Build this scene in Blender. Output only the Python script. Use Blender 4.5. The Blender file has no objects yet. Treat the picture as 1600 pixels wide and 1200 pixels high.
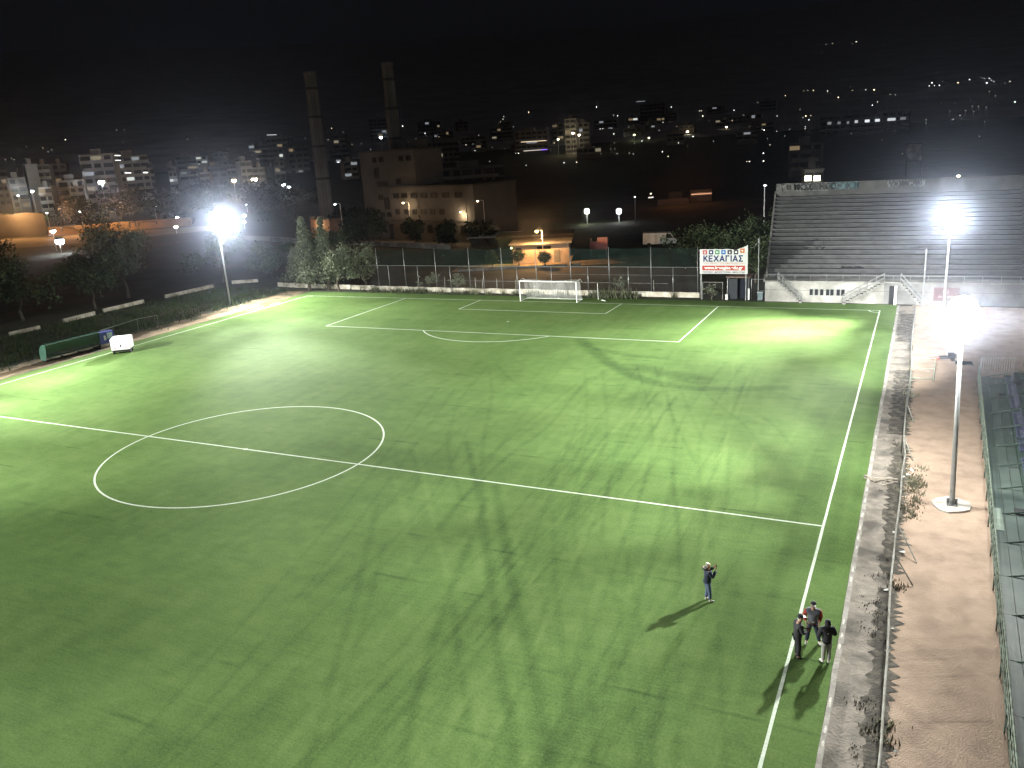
import bpy, math, random
import numpy as np
from mathutils import Vector, Matrix, Euler
random.seed(7)
sc = bpy.context.scene
COL = sc.collection
PI = math.pi
# ------------------------------------------------------------------ camera
CAM = Vector((39.562, -38.324, 18.423)); FPX = 1292.47
CR = Matrix.Rotation(0.4684, 3, 'Z') @ Matrix.Rotation(PI/2 - 0.2827, 3, 'X') @ Matrix.Rotation(-0.066, 3, 'Z')
cd = bpy.data.cameras.new('camera'); cam = bpy.data.objects.new('camera', cd); COL.objects.link(cam)
cam.matrix_world = Matrix.Translation(CAM) @ CR.to_4x4()
cd.sensor_width = 36; cd.lens = 36*FPX/1600; cd.clip_start = 0.1; cd.clip_end = 20000
sc.camera = cam
def ray(u, v): return CR @ Vector(((u-800)/FPX, -(v-600)/FPX, -1.0))
def G(u, v, z=0.0):
    d = ray(u, v); t = (z-CAM.z)/d.z; return CAM + d*t
def rad(x, y): return math.hypot(x-CAM.x, y-CAM.y)
def TZ(x, y):
    r = rad(x, y)
    if r < 340: return 0.0
    return 300*((r-340)/2660)**1.4
def atr(u, v, r):          # the point of the sight line at horizontal distance r
    d = ray(u, v); t = r/math.hypot(d.x, d.y); return CAM + d*t
def HIT(u, v, lift=0.0):   # where a sight line meets the terrain (+lift)
    lo = 30.0
    r = lo
    while r < 4400:
        p = atr(u, v, r)
        if p.z <= TZ(p.x, p.y)+lift: break
        r *= 1.01
    return atr(u, v, min(r, 4400))
def htop(b, v):            # height of the vertical through b that reaches image row v
    lo, hi = -5.0, 300.0
    for _ in range(50):
        m = (lo+hi)/2
        q = CR.transposed() @ (Vector((b[0], b[1], m))-CAM)
        if 600-FPX*q.y/-q.z > v: lo = m
        else: hi = m
    return m
# ------------------------------------------------------------------ materials
def M(name, c1, c2=None, scale=3.0, rough=0.8, bump=0.0, bscale=None, metal=0.0, spec=0.3, detail=6, contrast=0.5, stretch=None, alpha=1.0, c3=None, scale3=0.6):
    m = bpy.data.materials.new(name); m.use_nodes = True
    nt = m.node_tree; N = nt.nodes; L = nt.links; b = N['Principled BSDF']
    b.inputs['Roughness'].default_value = rough; b.inputs['Metallic'].default_value = metal
    b.inputs['Specular IOR Level'].default_value = spec; b.inputs['Alpha'].default_value = alpha
    if c2 is None: c2 = tuple(x*0.75 for x in c1)
    tc = N.new('ShaderNodeTexCoord'); vec = tc.outputs['Object']
    if stretch:
        mp = N.new('ShaderNodeMapping'); mp.inputs['Scale'].default_value = stretch; L.new(vec, mp.inputs['Vector']); vec = mp.outputs['Vector']
    nz = N.new('ShaderNodeTexNoise'); nz.inputs['Scale'].default_value = scale; nz.inputs['Detail'].default_value = detail; nz.inputs['Roughness'].default_value = 0.65
    L.new(vec, nz.inputs['Vector'])
    cr = N.new('ShaderNodeValToRGB'); h = 0.5*(1-contrast)*0.6
    cr.color_ramp.elements[0].position = 0.5-h*0.5-0.02; cr.color_ramp.elements[1].position = 0.5+h*0.5+0.02
    cr.color_ramp.elements[0].position = 0.3+0.15*contrast; cr.color_ramp.elements[1].position = 0.7-0.15*contrast
    cr.color_ramp.elements[0].color = (*c1, 1); cr.color_ramp.elements[1].color = (*c2, 1)
    L.new(nz.outputs['Fac'], cr.inputs['Fac']); out = cr.outputs['Color']
    if c3:
        n3 = N.new('ShaderNodeTexNoise'); n3.inputs['Scale'].default_value = scale3; n3.inputs['Detail'].default_value = 5; L.new(vec, n3.inputs['Vector'])
        r3 = N.new('ShaderNodeValToRGB'); r3.color_ramp.elements[0].position = 0.48; r3.color_ramp.elements[1].position = 0.66
        L.new(n3.outputs['Fac'], r3.inputs['Fac'])
        mx = N.new('ShaderNodeMix'); mx.data_type = 'RGBA'; L.new(r3.outputs['Color'], mx.inputs['Factor']); L.new(out, mx.inputs['A']); mx.inputs['B'].default_value = (*c3, 1); out = mx.outputs['Result']
    L.new(out, b.inputs['Base Color'])
    if bump:
        n2 = N.new('ShaderNodeTexNoise'); n2.inputs['Scale'].default_value = bscale or scale*4; n2.inputs['Detail'].default_value = 6; L.new(vec, n2.inputs['Vector'])
        bp = N.new('ShaderNodeBump'); bp.inputs['Strength'].default_value = bump; bp.inputs['Distance'].default_value = 0.05
        L.new(n2.outputs['Fac'], bp.inputs['Height']); L.new(bp.outputs['Normal'], b.inputs['Normal'])
    return m
def EM(name, col, strength, sample=False):
    m = bpy.data.materials.new(name); m.use_nodes = True
    b = m.node_tree.nodes['Principled BSDF']; b.inputs['Base Color'].default_value = (0.02, 0.02, 0.02, 1)
    b.inputs['Emission Color'].default_value = (*col, 1); b.inputs['Emission Strength'].default_value = strength
    m.cycles.emission_sampling = 'AUTO' if sample else 'NONE'
    return m
def NET(name, col, dens, cell=None):
    """woven netting: open holes between the threads"""
    m = M(name, col, tuple(c*0.6 for c in col), scale=1.2, rough=0.9, spec=0.1)
    nt = m.node_tree; N = nt.nodes; L = nt.links; b = N['Principled BSDF']
    tc = N.new('ShaderNodeTexCoord'); nz = N.new('ShaderNodeTexNoise'); nz.inputs['Scale'].default_value = 0.7; nz.inputs['Detail'].default_value = 5
    L.new(tc.outputs['Object'], nz.inputs['Vector'])
    mr = N.new('ShaderNodeMapRange'); mr.inputs['From Min'].default_value = 0.3; mr.inputs['From Max'].default_value = 0.7
    mr.inputs['To Min'].default_value = dens*0.65; mr.inputs['To Max'].default_value = min(1, dens*1.35)
    L.new(nz.outputs['Fac'], mr.inputs['Value']); L.new(mr.outputs['Result'], b.inputs['Alpha'])
    return m
mt = {}
mt['white'] = M('white_paint', (.75, .75, .73), (.66, .66, .63), 1.5, .5)
mt['line'] = M('line_paint', (.62, .68, .60), (.42, .50, .38), 9, .8, contrast=.35)
mt['galv'] = M('galvanised_steel', (.27, .275, .28), (.19, .195, .20), 3, .45, metal=.6)
mt['pole'] = M('pole_paint', (.55, .56, .57), (.42, .42, .43), 1.5, .5, metal=.2)
mt['lens'] = EM('lamp_lens', (.95, .97, 1.0), 45)
mt['housing'] = M('lamp_housing', (.30, .31, .33), (.22, .22, .24), 4, .5, metal=.4)
mt['concrete'] = M('concrete', (.20, .195, .185), (.12, .118, .11), .8, .9, .35, 9)
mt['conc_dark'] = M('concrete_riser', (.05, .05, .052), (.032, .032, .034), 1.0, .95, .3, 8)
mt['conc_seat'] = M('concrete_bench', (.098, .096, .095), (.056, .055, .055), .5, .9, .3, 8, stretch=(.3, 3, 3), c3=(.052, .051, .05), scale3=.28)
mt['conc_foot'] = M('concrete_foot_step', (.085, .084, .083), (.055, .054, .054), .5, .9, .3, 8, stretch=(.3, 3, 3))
mt['plaster'] = M('cream_plaster', (.22, .212, .20), (.16, .154, .143), .7, .9, .3, 6, c3=(.30, .29, .27), scale3=.5)
mt['lowwall'] = M('weathered_whitewash', (.60, .57, .49), (.38, .34, .27), .9, .95, .5, 5, c3=(.25, .22, .17), scale3=.6)
mt['kerb'] = M('kerb_concrete', (.36, .34, .31), (.23, .21, .19), 2, .95, .4, 12)
mt['black'] = M('black_cloth', (.022, .022, .025), (.03, .03, .034), 6, .85)
mt['rubber'] = M('rubber', (.012, .012, .012), (.02, .02, .02), 5, .8)
mt['dark'] = M('dark_void', (.008, .008, .009), (.012, .012, .012), 2, .95)
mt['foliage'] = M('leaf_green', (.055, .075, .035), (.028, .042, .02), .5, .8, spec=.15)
mt['foliage2'] = M('leaf_grey_green', (.17, .185, .13), (.10, .115, .075), .6, .8, spec=.15)  # grey-green leaf, paled for the floodlight falling on these trees
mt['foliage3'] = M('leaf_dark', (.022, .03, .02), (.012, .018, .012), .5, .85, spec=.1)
mt['bark'] = M('bark', (.10, .085, .065), (.06, .05, .04), 4, .95, .4)
mt['net'] = NET('green_netting', (.010, .021, .018), .42)
mt['wire'] = NET('wire_mesh', (.12, .12, .12), .10)
mt['goalnet'] = NET('goal_net', (.75, .75, .73), .20)
mt['green'] = M('green_steel', (.055, .078, .071), (.040, .058, .053), 1.2, .55, .08, 30, spec=.4, c3=(.085, .11, .098), scale3=.5)
mt['green_dk'] = M('green_steel_dark', (.04, .07, .055), (.03, .05, .04), 2, .6)
mt['blue_seat'] = M('blue_plastic', (.06, .068, .115), (.045, .05, .085), 2, .5, spec=.4)
mt['rail_w'] = M('worn_rail_paint', (.17, .20, .16), (.07, .09, .07), 5, .6)
mt['rail_g'] = M('rusty_grey_rail', (.27, .27, .25), (.16, .145, .12), 2.5, .65)
mt['red'] = M('red_paint', (.40, .05, .035), (.28, .04, .03), 3, .6)

# ------------------------------------------------------------------ mesh builder
class MB:
    def __init__(s): s.v = []; s.f = []
    def add(s, vs, fs):
        b = len(s.v); s.v += [tuple(p) for p in vs]; s.f += [tuple(b+i for i in f) for f in fs]; return s
    def box(s, x0, x1, y0, y1, z0, z1):
        return s.add([(x0,y0,z0),(x1,y0,z0),(x1,y1,z0),(x0,y1,z0),(x0,y0,z1),(x1,y0,z1),(x1,y1,z1),(x0,y1,z1)],
                     [(3,2,1,0),(4,5,6,7),(0,1,5,4),(1,2,6,5),(2,3,7,6),(3,0,4,7)])
    def obox(s, c, ax, ay, az):
        c = Vector(c); ax = Vector(ax); ay = Vector(ay); az = Vector(az)
        P = [c+ax*i+ay*j+az*k for k in (-1,1) for (i,j) in ((-1,-1),(1,-1),(1,1),(-1,1))]
        return s.add(P, [(3,2,1,0),(4,5,6,7),(0,1,5,4),(1,2,6,5),(2,3,7,6),(3,0,4,7)])
    def tube(s, p, q, r, n=6, r2=None, cap=True):
        p = Vector(p); q = Vector(q); r2 = r if r2 is None else r2
        d = (q-p)
        if d.length < 1e-6: return s
        d.normalize(); a = d.orthogonal().normalized(); b = d.cross(a)
        P = [p+(a*math.cos(2*PI*i/n)+b*math.sin(2*PI*i/n))*r for i in range(n)]+[q+(a*math.cos(2*PI*i/n)+b*math.sin(2*PI*i/n))*r2 for i in range(n)]
        F = [(i,(i+1)%n,n+(i+1)%n,n+i) for i in range(n)]
        if cap: F += [tuple(range(n-1,-1,-1)), tuple(range(n,2*n))]
        return s.add(P, F)
    def path(s, pts, r, n=6):
        for a, b in zip(pts[:-1], pts[1:]): s.tube(a, b, r, n)
        return s
    def sphere(s, c, r, nu=8, nv=6, sc3=(1,1,1)):
        c = Vector(c); P = []; F = []
        for j in range(nv+1):
            t = PI*j/nv
            for i in range(nu):
                a = 2*PI*i/nu
                P.append(c+Vector((r*sc3[0]*math.sin(t)*math.cos(a), r*sc3[1]*math.sin(t)*math.sin(a), r*sc3[2]*math.cos(t))))
        for j in range(nv):
            for i in range(nu):
                F.append((j*nu+i, (j+1)*nu+i, (j+1)*nu+(i+1)%nu, j*nu+(i+1)%nu))
        return s.add(P, F)
    def prism(s, poly, z0, z1):
        n = len(poly); P = [(x,y,z0) for x,y in poly]+[(x,y,z1) for x,y in poly]
        return s.add(P, [tuple(range(n-1,-1,-1)), tuple(range(n,2*n))]+[(i,(i+1)%n,n+(i+1)%n,n+i) for i in range(n)])
    def xprism(s, poly, x0, x1):   # profile in (y,z) swept along x
        n = len(poly); P = [(x0,y,z) for y,z in poly]+[(x1,y,z) for y,z in poly]
        return s.add(P, [tuple(range(n)), tuple(range(2*n-1,n-1,-1))]+[(i,n+i,n+(i+1)%n,(i+1)%n) for i in range(n)])
    def quad(s, a, b, c, d): return s.add([a,b,c,d], [(0,1,2,3)])
    def lathe(s, prof, n=16, c=(0,0,0)):
        P = []; F = []
        for (r, z) in prof:
            for i in range(n): P.append((c[0]+r*math.cos(2*PI*i/n), c[1]+r*math.sin(2*PI*i/n), c[2]+z))
        for j in range(len(prof)-1):
            for i in range(n): F.append((j*n+i, j*n+(i+1)%n, (j+1)*n+(i+1)%n, (j+1)*n+i))
        return s.add(P, F)
    def build(s, name, m, parent=None, smooth=False):
        me = bpy.data.meshes.new(name); me.from_pydata([tuple(v) for v in s.v], [], s.f); me.update()
        if isinstance(m, str): m = mt[m]
        me.materials.append(m)
        if smooth:
            me.polygons.foreach_set('use_smooth', [True]*len(me.polygons))
        o = bpy.data.objects.new(name, me); COL.objects.link(o)
        if parent: o.parent = parent
        return o
def tag(o, label=None, cat=None, group=None, kind=None):
    if label: o['label'] = label
    if cat: o['category'] = cat
    if group: o['group'] = group
    if kind: o['kind'] = kind
    return o
def thing(name, label, cat, loc=(0,0,0), rz=0.0, group=None):
    o = bpy.data.objects.new(name, None); COL.objects.link(o); o.location = loc; o.rotation_euler = (0,0,rz); o.empty_display_size = .3
    return tag(o, label, cat, group)
def kids(o): return [c for c in COL.objects if c.parent == o]
def dup(root, loc, rz=0.0, scale=None, label=None):
    def cp(o, par):
        c = o.copy(); COL.objects.link(c); c.parent = par
        for ch in kids(o): cp(ch, c)
        return c
    ch0 = kids(root)
    r = root.copy(); COL.objects.link(r); r.location = loc; r.rotation_euler = (0,0,rz)
    for ch in ch0: cp(ch, r)
    if scale: r.scale = scale
    if label: r['label'] = label
    return r
def text(name, s, size, m, parent, mat4, bold=0.0, depth=0.006):
    cu = bpy.data.curves.new(name, 'FONT'); cu.body = s; cu.size = size; cu.offset = bold; cu.extrude = depth; cu.align_x = 'CENTER'; cu.align_y = 'CENTER'
    t = bpy.data.objects.new(name+'_tmp', cu); COL.objects.link(t)
    bpy.context.view_layer.update()
    me = bpy.data.meshes.new_from_object(t.evaluated_get(bpy.context.evaluated_depsgraph_get()))
    bpy.data.objects.remove(t)
    me.materials.clear(); me.materials.append(mt[m] if isinstance(m, str) else m)
    me.transform(mat4)
    o = bpy.data.objects.new(name, me); COL.objects.link(o); o.parent = parent
    return o
# ------------------------------------------------------------------ world and sky
w = bpy.data.worlds.new('World'); sc.world = w; w.use_nodes = True
nt = w.node_tree; bg = nt.nodes['Background']
sky = nt.nodes.new('ShaderNodeTexSky'); sky.sky_type = 'NISHITA'; sky.sun_disc = False
sky.sun_elevation = math.radians(-9.0); sky.sun_rotation = math.radians(150)
hs = nt.nodes.new('ShaderNodeHueSaturation'); hs.inputs['Saturation'].default_value = 0.35
nt.links.new(sky.outputs['Color'], hs.inputs['Color']); ad = nt.nodes.new('ShaderNodeMix'); ad.data_type = 'RGBA'; ad.blend_type = 'ADD'; ad.inputs['Factor'].default_value = 1.0
nt.links.new(hs.outputs['Color'], ad.inputs['A']); ad.inputs['B'].default_value = (.048, .048, .058, 1)    # even glow of the town in the night sky
nt.links.new(ad.outputs['Result'], bg.inputs['Color'])
SKY = 0.10
bg.inputs['Strength'].default_value = SKY
sl = bpy.data.lights.new('skyglow_fill', 'SUN'); sl.energy = 0.05; sl.angle = math.radians(10); sl.color = (1, .93, .86)  # directional fill added so the dim buildings show
so = bpy.data.objects.new('skyglow_fill', sl); COL.objects.link(so); so.rotation_euler = (math.radians(48), 0, math.radians(25))
sc.view_settings.view_transform = 'Standard'; sc.view_settings.look = 'None'; sc.view_settings.exposure = 0; sc.view_settings.gamma = 1
cy = sc.cycles
cy.use_denoising = True; cy.max_bounces = 5; cy.diffuse_bounces = 2; cy.glossy_bounces = 2; cy.transparent_max_bounces = 12; cy.volume_bounces = 0
cy.sample_clamp_indirect = 2.0; cy.sample_clamp_direct = 0; cy.caustics_reflective = False; cy.caustics_refractive = False
def lamp(name, loc, power, col=(1,1,1), r=0.3, spot=None, target=None, blend=1.0):
    l = bpy.data.lights.new(name, 'SPOT' if spot else 'POINT'); l.energy = power; l.color = col; l.shadow_soft_size = r
    if spot: l.spot_size = math.radians(spot); l.spot_blend = blend
    o = bpy.data.objects.new(name, l); COL.objects.link(o); o.location = loc
    if target is not None: o.rotation_euler = (Vector(target)-Vector(loc)).to_track_quat('-Z', 'Y').to_euler()
    return o

# ------------------------------------------------------------------ terrain, ground sheets
W2, L2 = 36.256, 50.848
def terrain():
    rs = [0, 25, 50, 75, 100, 130, 160, 200, 240, 280, 320, 340]
    r = 360.0
    while r < 4500: rs.append(r); r *= 1.05
    n = 220; V = []; F = []
    for r in rs:
        for i in range(n):
            a = 2*PI*i/n; x = CAM.x+r*math.cos(a); y = CAM.y+r*math.sin(a)
            V.append((x, y, TZ(x, y)-0.03))
    for j in range(len(rs)-1):
        for i in range(n): F.append((j*n+i, j*n+(i+1)%n, (j+1)*n+(i+1)%n, (j+1)*n+i))
    mb = MB(); mb.v = V; mb.f = F
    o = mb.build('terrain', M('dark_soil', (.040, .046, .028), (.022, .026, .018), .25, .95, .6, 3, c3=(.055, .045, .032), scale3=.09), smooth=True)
    o.data.materials.append(M('sky_glow_hillside', (.30, .285, .29), (.20, .19, .195), .02, .95))  # sky glow over the far hills put into a paler colour
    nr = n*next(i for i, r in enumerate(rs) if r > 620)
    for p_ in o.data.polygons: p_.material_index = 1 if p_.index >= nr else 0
    return o
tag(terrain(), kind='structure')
def sheet(name, poly, z, m):
    mb = MB(); mb.add([(x, y, z) for x, y in poly], [tuple(range(len(poly)))])
    return tag(mb.build(name, m), kind='structure')
random.seed(3)
def ragged(pts, amp, step=0.8):
    out = []
    for (a, b) in zip(pts, pts[1:]+pts[:1]):
        a = Vector(a); b = Vector(b); n = max(1, int((b-a).length/step)); nrm = Vector((-(b-a).y, (b-a).x)).normalized()
        for i in range(n):
            p = a.lerp(b, i/n)+nrm*(random.uniform(-amp, amp) if 0 < i else 0); out.append((p.x, p.y))
    return out
# sandy path and soil strip on the near side
mt['sand'] = M('sandy_earth', (.43, .32, .245), (.34, .25, .19), 1.4, .95, .7, 16, detail=12, contrast=.0, c3=(.30, .22, .17), scale3=.9)
nn = mt['sand'].node_tree
mt['strip'] = M('trampled_soil', (.30, .262, .225), (.175, .155, .135), 2.2, .95, .6, 9, contrast=.2, c3=(.10, .09, .08), scale3=.7)
sheet('sandy_path', ragged([(39.1, -45), (64, -45), (64, 54), (39.1, 54)], .12), -0.012, mt['sand'])
sheet('soil_strip', ragged([(37.78, -45), (39.45, -45), (39.45, 53.5), (37.9, 53.5)], .15), -0.006, mt['strip'])
def spiky(x0, x1, spread, ya, yb, seed):
    r = random.Random(seed); L_ = []; R_ = []; y = ya
    while y < yb:
        L_.append((x0+r.uniform(-.22, .12), y)); R_.append((x1+(r.uniform(.3, spread)*(.5+.5*math.sin(y*.8+seed)**2) if len(R_) % 2 else r.uniform(-.05, .12)), y+r.uniform(-.08, .08))); y += r.uniform(.12, .32)
    return L_+R_[::-1]
mt['weedsoil'] = M('dark_weedy_soil', (.085, .076, .064), (.05, .046, .04), 1.5, .95, .8, 9, c3=(.16, .14, .115), scale3=2.2)
sheet('weedy_soil', spiky(38.95, 39.5, .5, -34, -5, 1), -.001, mt['weedsoil']); sheet('weedy_soil', spiky(38.9, 39.5, .7, -3.6, 12.5, 2), -.001, mt['weedsoil']); sheet('weedy_soil', spiky(38.5, 39.5, .5, 14, 29, 3), -.001, mt['weedsoil']); sheet('weedy_soil', spiky(38.2, 39.3, .2, 38, 50, 4), -.001, mt['weedsoil'])
mt['verge'] = M('worn_verge', (.21, .155, .10), (.10, .075, .05), .7, .95, .6, 5, c3=(.05, .055, .03), scale3=.5)
sheet('soil_verge', ragged([(-42.3, -40), (-37.4, -40), (-37.4, 54), (-42.3, 54)], .5), -0.012, mt['verge'])
mt['verge2'] = M('pale_trodden_soil', (.34, .26, .17), (.22, .165, .11), .8, .95, .5, 6)
sheet('trodden_soil', ragged([(-40.6, 28), (-38.4, 22), (-38.3, 44), (-39.6, 43)], .25), -0.008, mt['verge2'])
sheet('trodden_soil', ragged([(-41.6, -10), (-38.6, -10), (-38.5, 12.6), (-41.0, 13)], .3), -0.008, mt['verge2'])

# ------------------------------------------------------------------ turf with wear
def vnoise(x, y, seed):
    rs = np.random.RandomState(seed); T = rs.rand(256, 256)
    xi = np.floor(x).astype(int); yi = np.floor(y).astype(int); fx = x-xi; fy = y-yi
    fx = fx*fx*(3-2*fx); fy = fy*fy*(3-2*fy)
    g = lambda a, b: T[a % 256, b % 256]
    return (g(xi,yi)*(1-fx)+g(xi+1,yi)*fx)*(1-fy)+(g(xi,yi+1)*(1-fx)+g(xi+1,yi+1)*fx)*fy
TURF_R = 37.75
def turf():
    xs = np.concatenate([np.arange(-38.0, -30, .3), np.arange(-30, 37.6, .15), [37.62, 37.75]])
    ys = np.concatenate([np.arange(-56, -28, 1.0), np.arange(-28, 35, .15), np.arange(35, 54.0, .3), [53.6]])
    ys = np.unique(np.round(ys, 3)); X, Y = np.meshgrid(xs, ys)
    Wm = np.zeros_like(X)
    brk = 0.55*vnoise(X*.9, Y*.9, 1)+.45*vnoise(X*3.1, Y*3.1, 2)
    def stroke(pix, wd, amp, world=False, soft=1.0):
        P = [Vector(p) for p in pix] if world else [G(u, v).xy for (u, v) in pix]
        Q = []
        n = len(P)
        for i in range(n-1):       # catmull-rom
            p0 = P[max(i-1, 0)]; p1 = P[i]; p2 = P[i+1]; p3 = P[min(i+2, n-1)]
            for k in range(8):
                t = k/8
                Q.append(0.5*((2*p1)+(p2-p0)*t+(2*p0-5*p1+4*p2-p3)*t*t+(3*p1-p0-3*p2+p3)*t**3))
        Q.append(P[-1])
        D = np.full(X.shape, 1e9)
        for a, b in zip(Q[:-1], Q[1:]):
            d = b-a; l2 = d.x*d.x+d.y*d.y
            if l2 < 1e-9: continue
            t = np.clip(((X-a.x)*d.x+(Y-a.y)*d.y)/l2, 0, 1)
            D = np.minimum(D, np.hypot(X-(a.x+t*d.x), Y-(a.y+t*d.y)))
        m = np.clip(1.2-D/(wd*.78), 0, 1); m = m*m*(3-2*m)
        np.add(Wm, amp*m*np.clip(brk*.7+.5, .4, 1.1), out=Wm)
    D = .55
    for pts, wd, a in [
        ([(803,1196),(797,1127),(780,1040),(773,960),(767,900),(757,833),(748,770),(728,690)], .34, 1.0),
        ([(860,1190),(853,1160),(843,1100),(830,1033),(813,967),(800,910),(787,833),(775,760)], .42, 1.0),
        ([(628,1196),(645,1110),(660,1060),(683,983),(713,900),(743,827),(760,780)], .30, .9),
        ([(675,1190),(690,1120),(706,1050),(716,1000)], .34, .55),
        ([(740,1190),(733,1133),(720,1040),(713,987),(705,930)], .26, .7),
        ([(892,1120),(888,1080),(877,1000),(867,900),(864,800)], .24, .6),
        ([(1000,1196),(1013,1150),(1040,1090),(1067,1040)], .4, .6),
        ([(480,1196),(500,1130),(520,1050),(548,960),(570,870),(590,790)], .30, .7),
        ([(520,1150),(545,1050),(572,960),(600,850)], .26, .5),
        ([(756,800),(754,700),(768,620),(764,575)], .25, .55),(([(722,781),(700,700),(712,640),(722,620),(760,575)]), .25, .5),
        ([(930,590),(917,594),(857,665),(797,710),(722,781),(677,834)], .25, .7),
        ([(900,600),(850,640),(790,690),(735,740)], .25, .5),
        ([(775,567),(800,595),(830,610)], .25, .5),([(660,560),(600,600),(561,605),(510,640)], .3, .35),
        ([(560,570),(500,600),(430,640)], .4, .3),([(640,780),(655,740),(640,700)], .3, .4),
        ([(1040,605),(1053,655),(1075,700),(1087,724)], .2, .7),([(1062,605),(1080,650),(1100,690)], .2, .5),
        ([(1100,610),(1116,627),(1166,667),(1190,700)], .22, .5),([(1181,645),(1210,665),(1237,696)], .2, .6),
        ([(860,760),(880,700),(950,640),(1010,610)], .22, .45),
        ([(905,530),(930,550),(965,575),(1010,594),(1060,604),(1120,608),(1220,606)], 1.1, 1.3),
        ([(980,572),(1040,583),(1100,596)], 1.8, 1.0),([(930,545),(990,556),(1040,560)], .8, .9),
        ([(1275,640),(1285,700),(1270,760),(1255,800)], 1.2, .6),([(1200,700),(1240,760),(1230,820)], .8, .35),
        ([(1230,860),(1210,920),(1195,990),(1170,1080)], .5, .5),([(1150,930),(1120,1010),(1080,1100),(1060,1180)], .45, .35),
        ([(1180,800),(1150,860),(1140,930)], .7, .4),
        ([(1330,700),(1310,800),(1290,900)], .35, .45),([(1345,1000),(1300,1150)], .5, .4),([(1385,540),(1350,720),(1325,860)], .35, .35),
        # brushed-up pale strips
        ([(650,700),(665,760),(680,830),(700,900)], .25, -.5),([(735,800),(745,860),(752,920)], .25, -.5),([(800,830),(830,920),(850,1000)], .3, -.4),
        ([(610,720),(630,800),(640,880)], .3, -.4),([(860,850),(930,900),(1010,960)], .3, -.35),([(640,1180),(655,1130),(670,1080)], .3, -.4),
        ([(730,1190),(745,1120),(755,1060)], .35, -.4),([(1000,560),(1050,565)], .4, -.3),([(820,1190),(815,1120),(800,1060)], .25, -.4),
    ]: stroke(pts, wd, a*D*.85)
    rs_ = np.random.RandomState(77)
    for k in range(38):        # many faint tyre tracks fanning across the centre
        x0 = rs_.normal(26, 5); x1 = x0-rs_.uniform(-1, 13); y1 = rs_.uniform(6, 30); bend = rs_.normal(0, 1.2)
        a_ = (.30+.25*rs_.rand())*rs_.choice([1, 1, 1, -.8]); sep = rs_.choice([0, 1.5])
        for q in ([0, sep] if sep else [0]): stroke([(x0+q, -24), (x0*.7+x1*.3+bend*.5+q, -24+(y1+24)*.33), (x0*.35+x1*.65+bend+q, -24+(y1+24)*.66), (x1+q, y1)], (.13+.09*rs_.rand()), a_*.5, True)
    # roll seams across the pitch
    rs = np.random.RandomState(5)
    for k, y in enumerate(np.arange(-26.5, 50, 3.85)):
        m = np.clip(1-np.abs(Y-y+.06*np.sin(X*.7+k))/.09, 0, 1)
        gate = np.clip((vnoise(X*.22+k*7.3, Y*0+k*3.1, 11)-.42)*4, 0, 1)*np.clip(vnoise(X*1.3, Y*0+k, 12)*1.6-.2, 0, 1)
        Wm += .75*m*gate
    Wm += .30*(vnoise(X*.16, Y*.16, 21)-.5)+.28*(vnoise(X*.5, Y*.5, 22)-.5)+.22*(vnoise(X*1.6, Y*1.9, 23)-.5)
    # parallel brushing marks along the touchline direction in the near half
    Wm += .16*(vnoise(X*2.2, Y*.10, 31)-.5)+.12*(vnoise(X*.12, Y*2.4, 32)-.5)
    ny, nx = X.shape
    co = np.stack([X, Y, np.zeros_like(X)], -1).reshape(-1, 3)
    idx = np.arange(nx*ny).reshape(ny, nx)
    F = np.stack([idx[:-1,:-1], idx[:-1,1:], idx[1:,1:], idx[1:,:-1]], -1).reshape(-1, 4)
    me = bpy.data.meshes.new('artificial_turf'); me.vertices.add(len(co)); me.vertices.foreach_set('co', co.ravel())
    me.loops.add(F.size); me.loops.foreach_set('vertex_index', F.ravel()); me.polygons.add(len(F))
    me.polygons.foreach_set('loop_start', np.arange(0, F.size, 4)); me.polygons.foreach_set('loop_total', np.full(len(F), 4)); me.update(calc_edges=True)
    at = me.attributes.new('wear', 'FLOAT', 'POINT'); at.data.foreach_set('value', Wm.ravel().astype(np.float32))
    m = bpy.data.materials.new('turf_pile'); m.use_nodes = True; nt = m.node_tree; N = nt.nodes; L = nt.links; b = N['Principled BSDF']
    b.inputs['Roughness'].default_value = .9; b.inputs['Specular IOR Level'].default_value = .04
    a = N.new('ShaderNodeAttribute'); a.attribute_name = 'wear'
    tc = N.new('ShaderNodeTexCoord')
    def noise(sc_, det, st=None):
        v = tc.outputs['Object']
        if st:
            mp = N.new('ShaderNodeMapping'); mp.inputs['Scale'].default_value = st; L.new(v, mp.inputs['Vector']); v = mp.outputs['Vector']
        n = N.new('ShaderNodeTexNoise'); n.inputs['Scale'].default_value = sc_; n.inputs['Detail'].default_value = det; n.inputs['Roughness'].default_value = .7; L.new(v, n.inputs['Vector']); return n.outputs['Fac']
    def math_(op, x, y):
        n = N.new('ShaderNodeMath'); n.operation = op
        for i, q in enumerate((x, y)):
            if isinstance(q, (int, float)): n.inputs[i].default_value = q
            else: L.new(q, n.inputs[i])
        return n.outputs[0]
    f = math_('MULTIPLY', math_('SUBTRACT', noise(11, 6), .5), 2.4)
    f2 = math_('MULTIPLY', math_('SUBTRACT', noise(1.2, 6), .5), .7)
    f3 = math_('MULTIPLY', math_('SUBTRACT', noise(1.0, 6, (.7, 7, 1)), .5), .9)
    tot = math_('ADD', math_('ADD', math_('ADD', f, f2), f3), a.outputs['Fac'])
    tot = math_('ADD', math_('MULTIPLY', tot, .5), .42)
    cr = N.new('ShaderNodeValToRGB'); e = cr.color_ramp.elements
    e[0].position = 0.0; e[0].color = (.152, .212, .076, 1); e[1].position = 1.0; e[1].color = (.030, .058, .019, 1)
    x = e.new(.42); x.color = (.091, .152, .046, 1)
    L.new(tot, cr.inputs['Fac']); L.new(cr.outputs['Color'], b.inputs['Base Color'])
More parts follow.
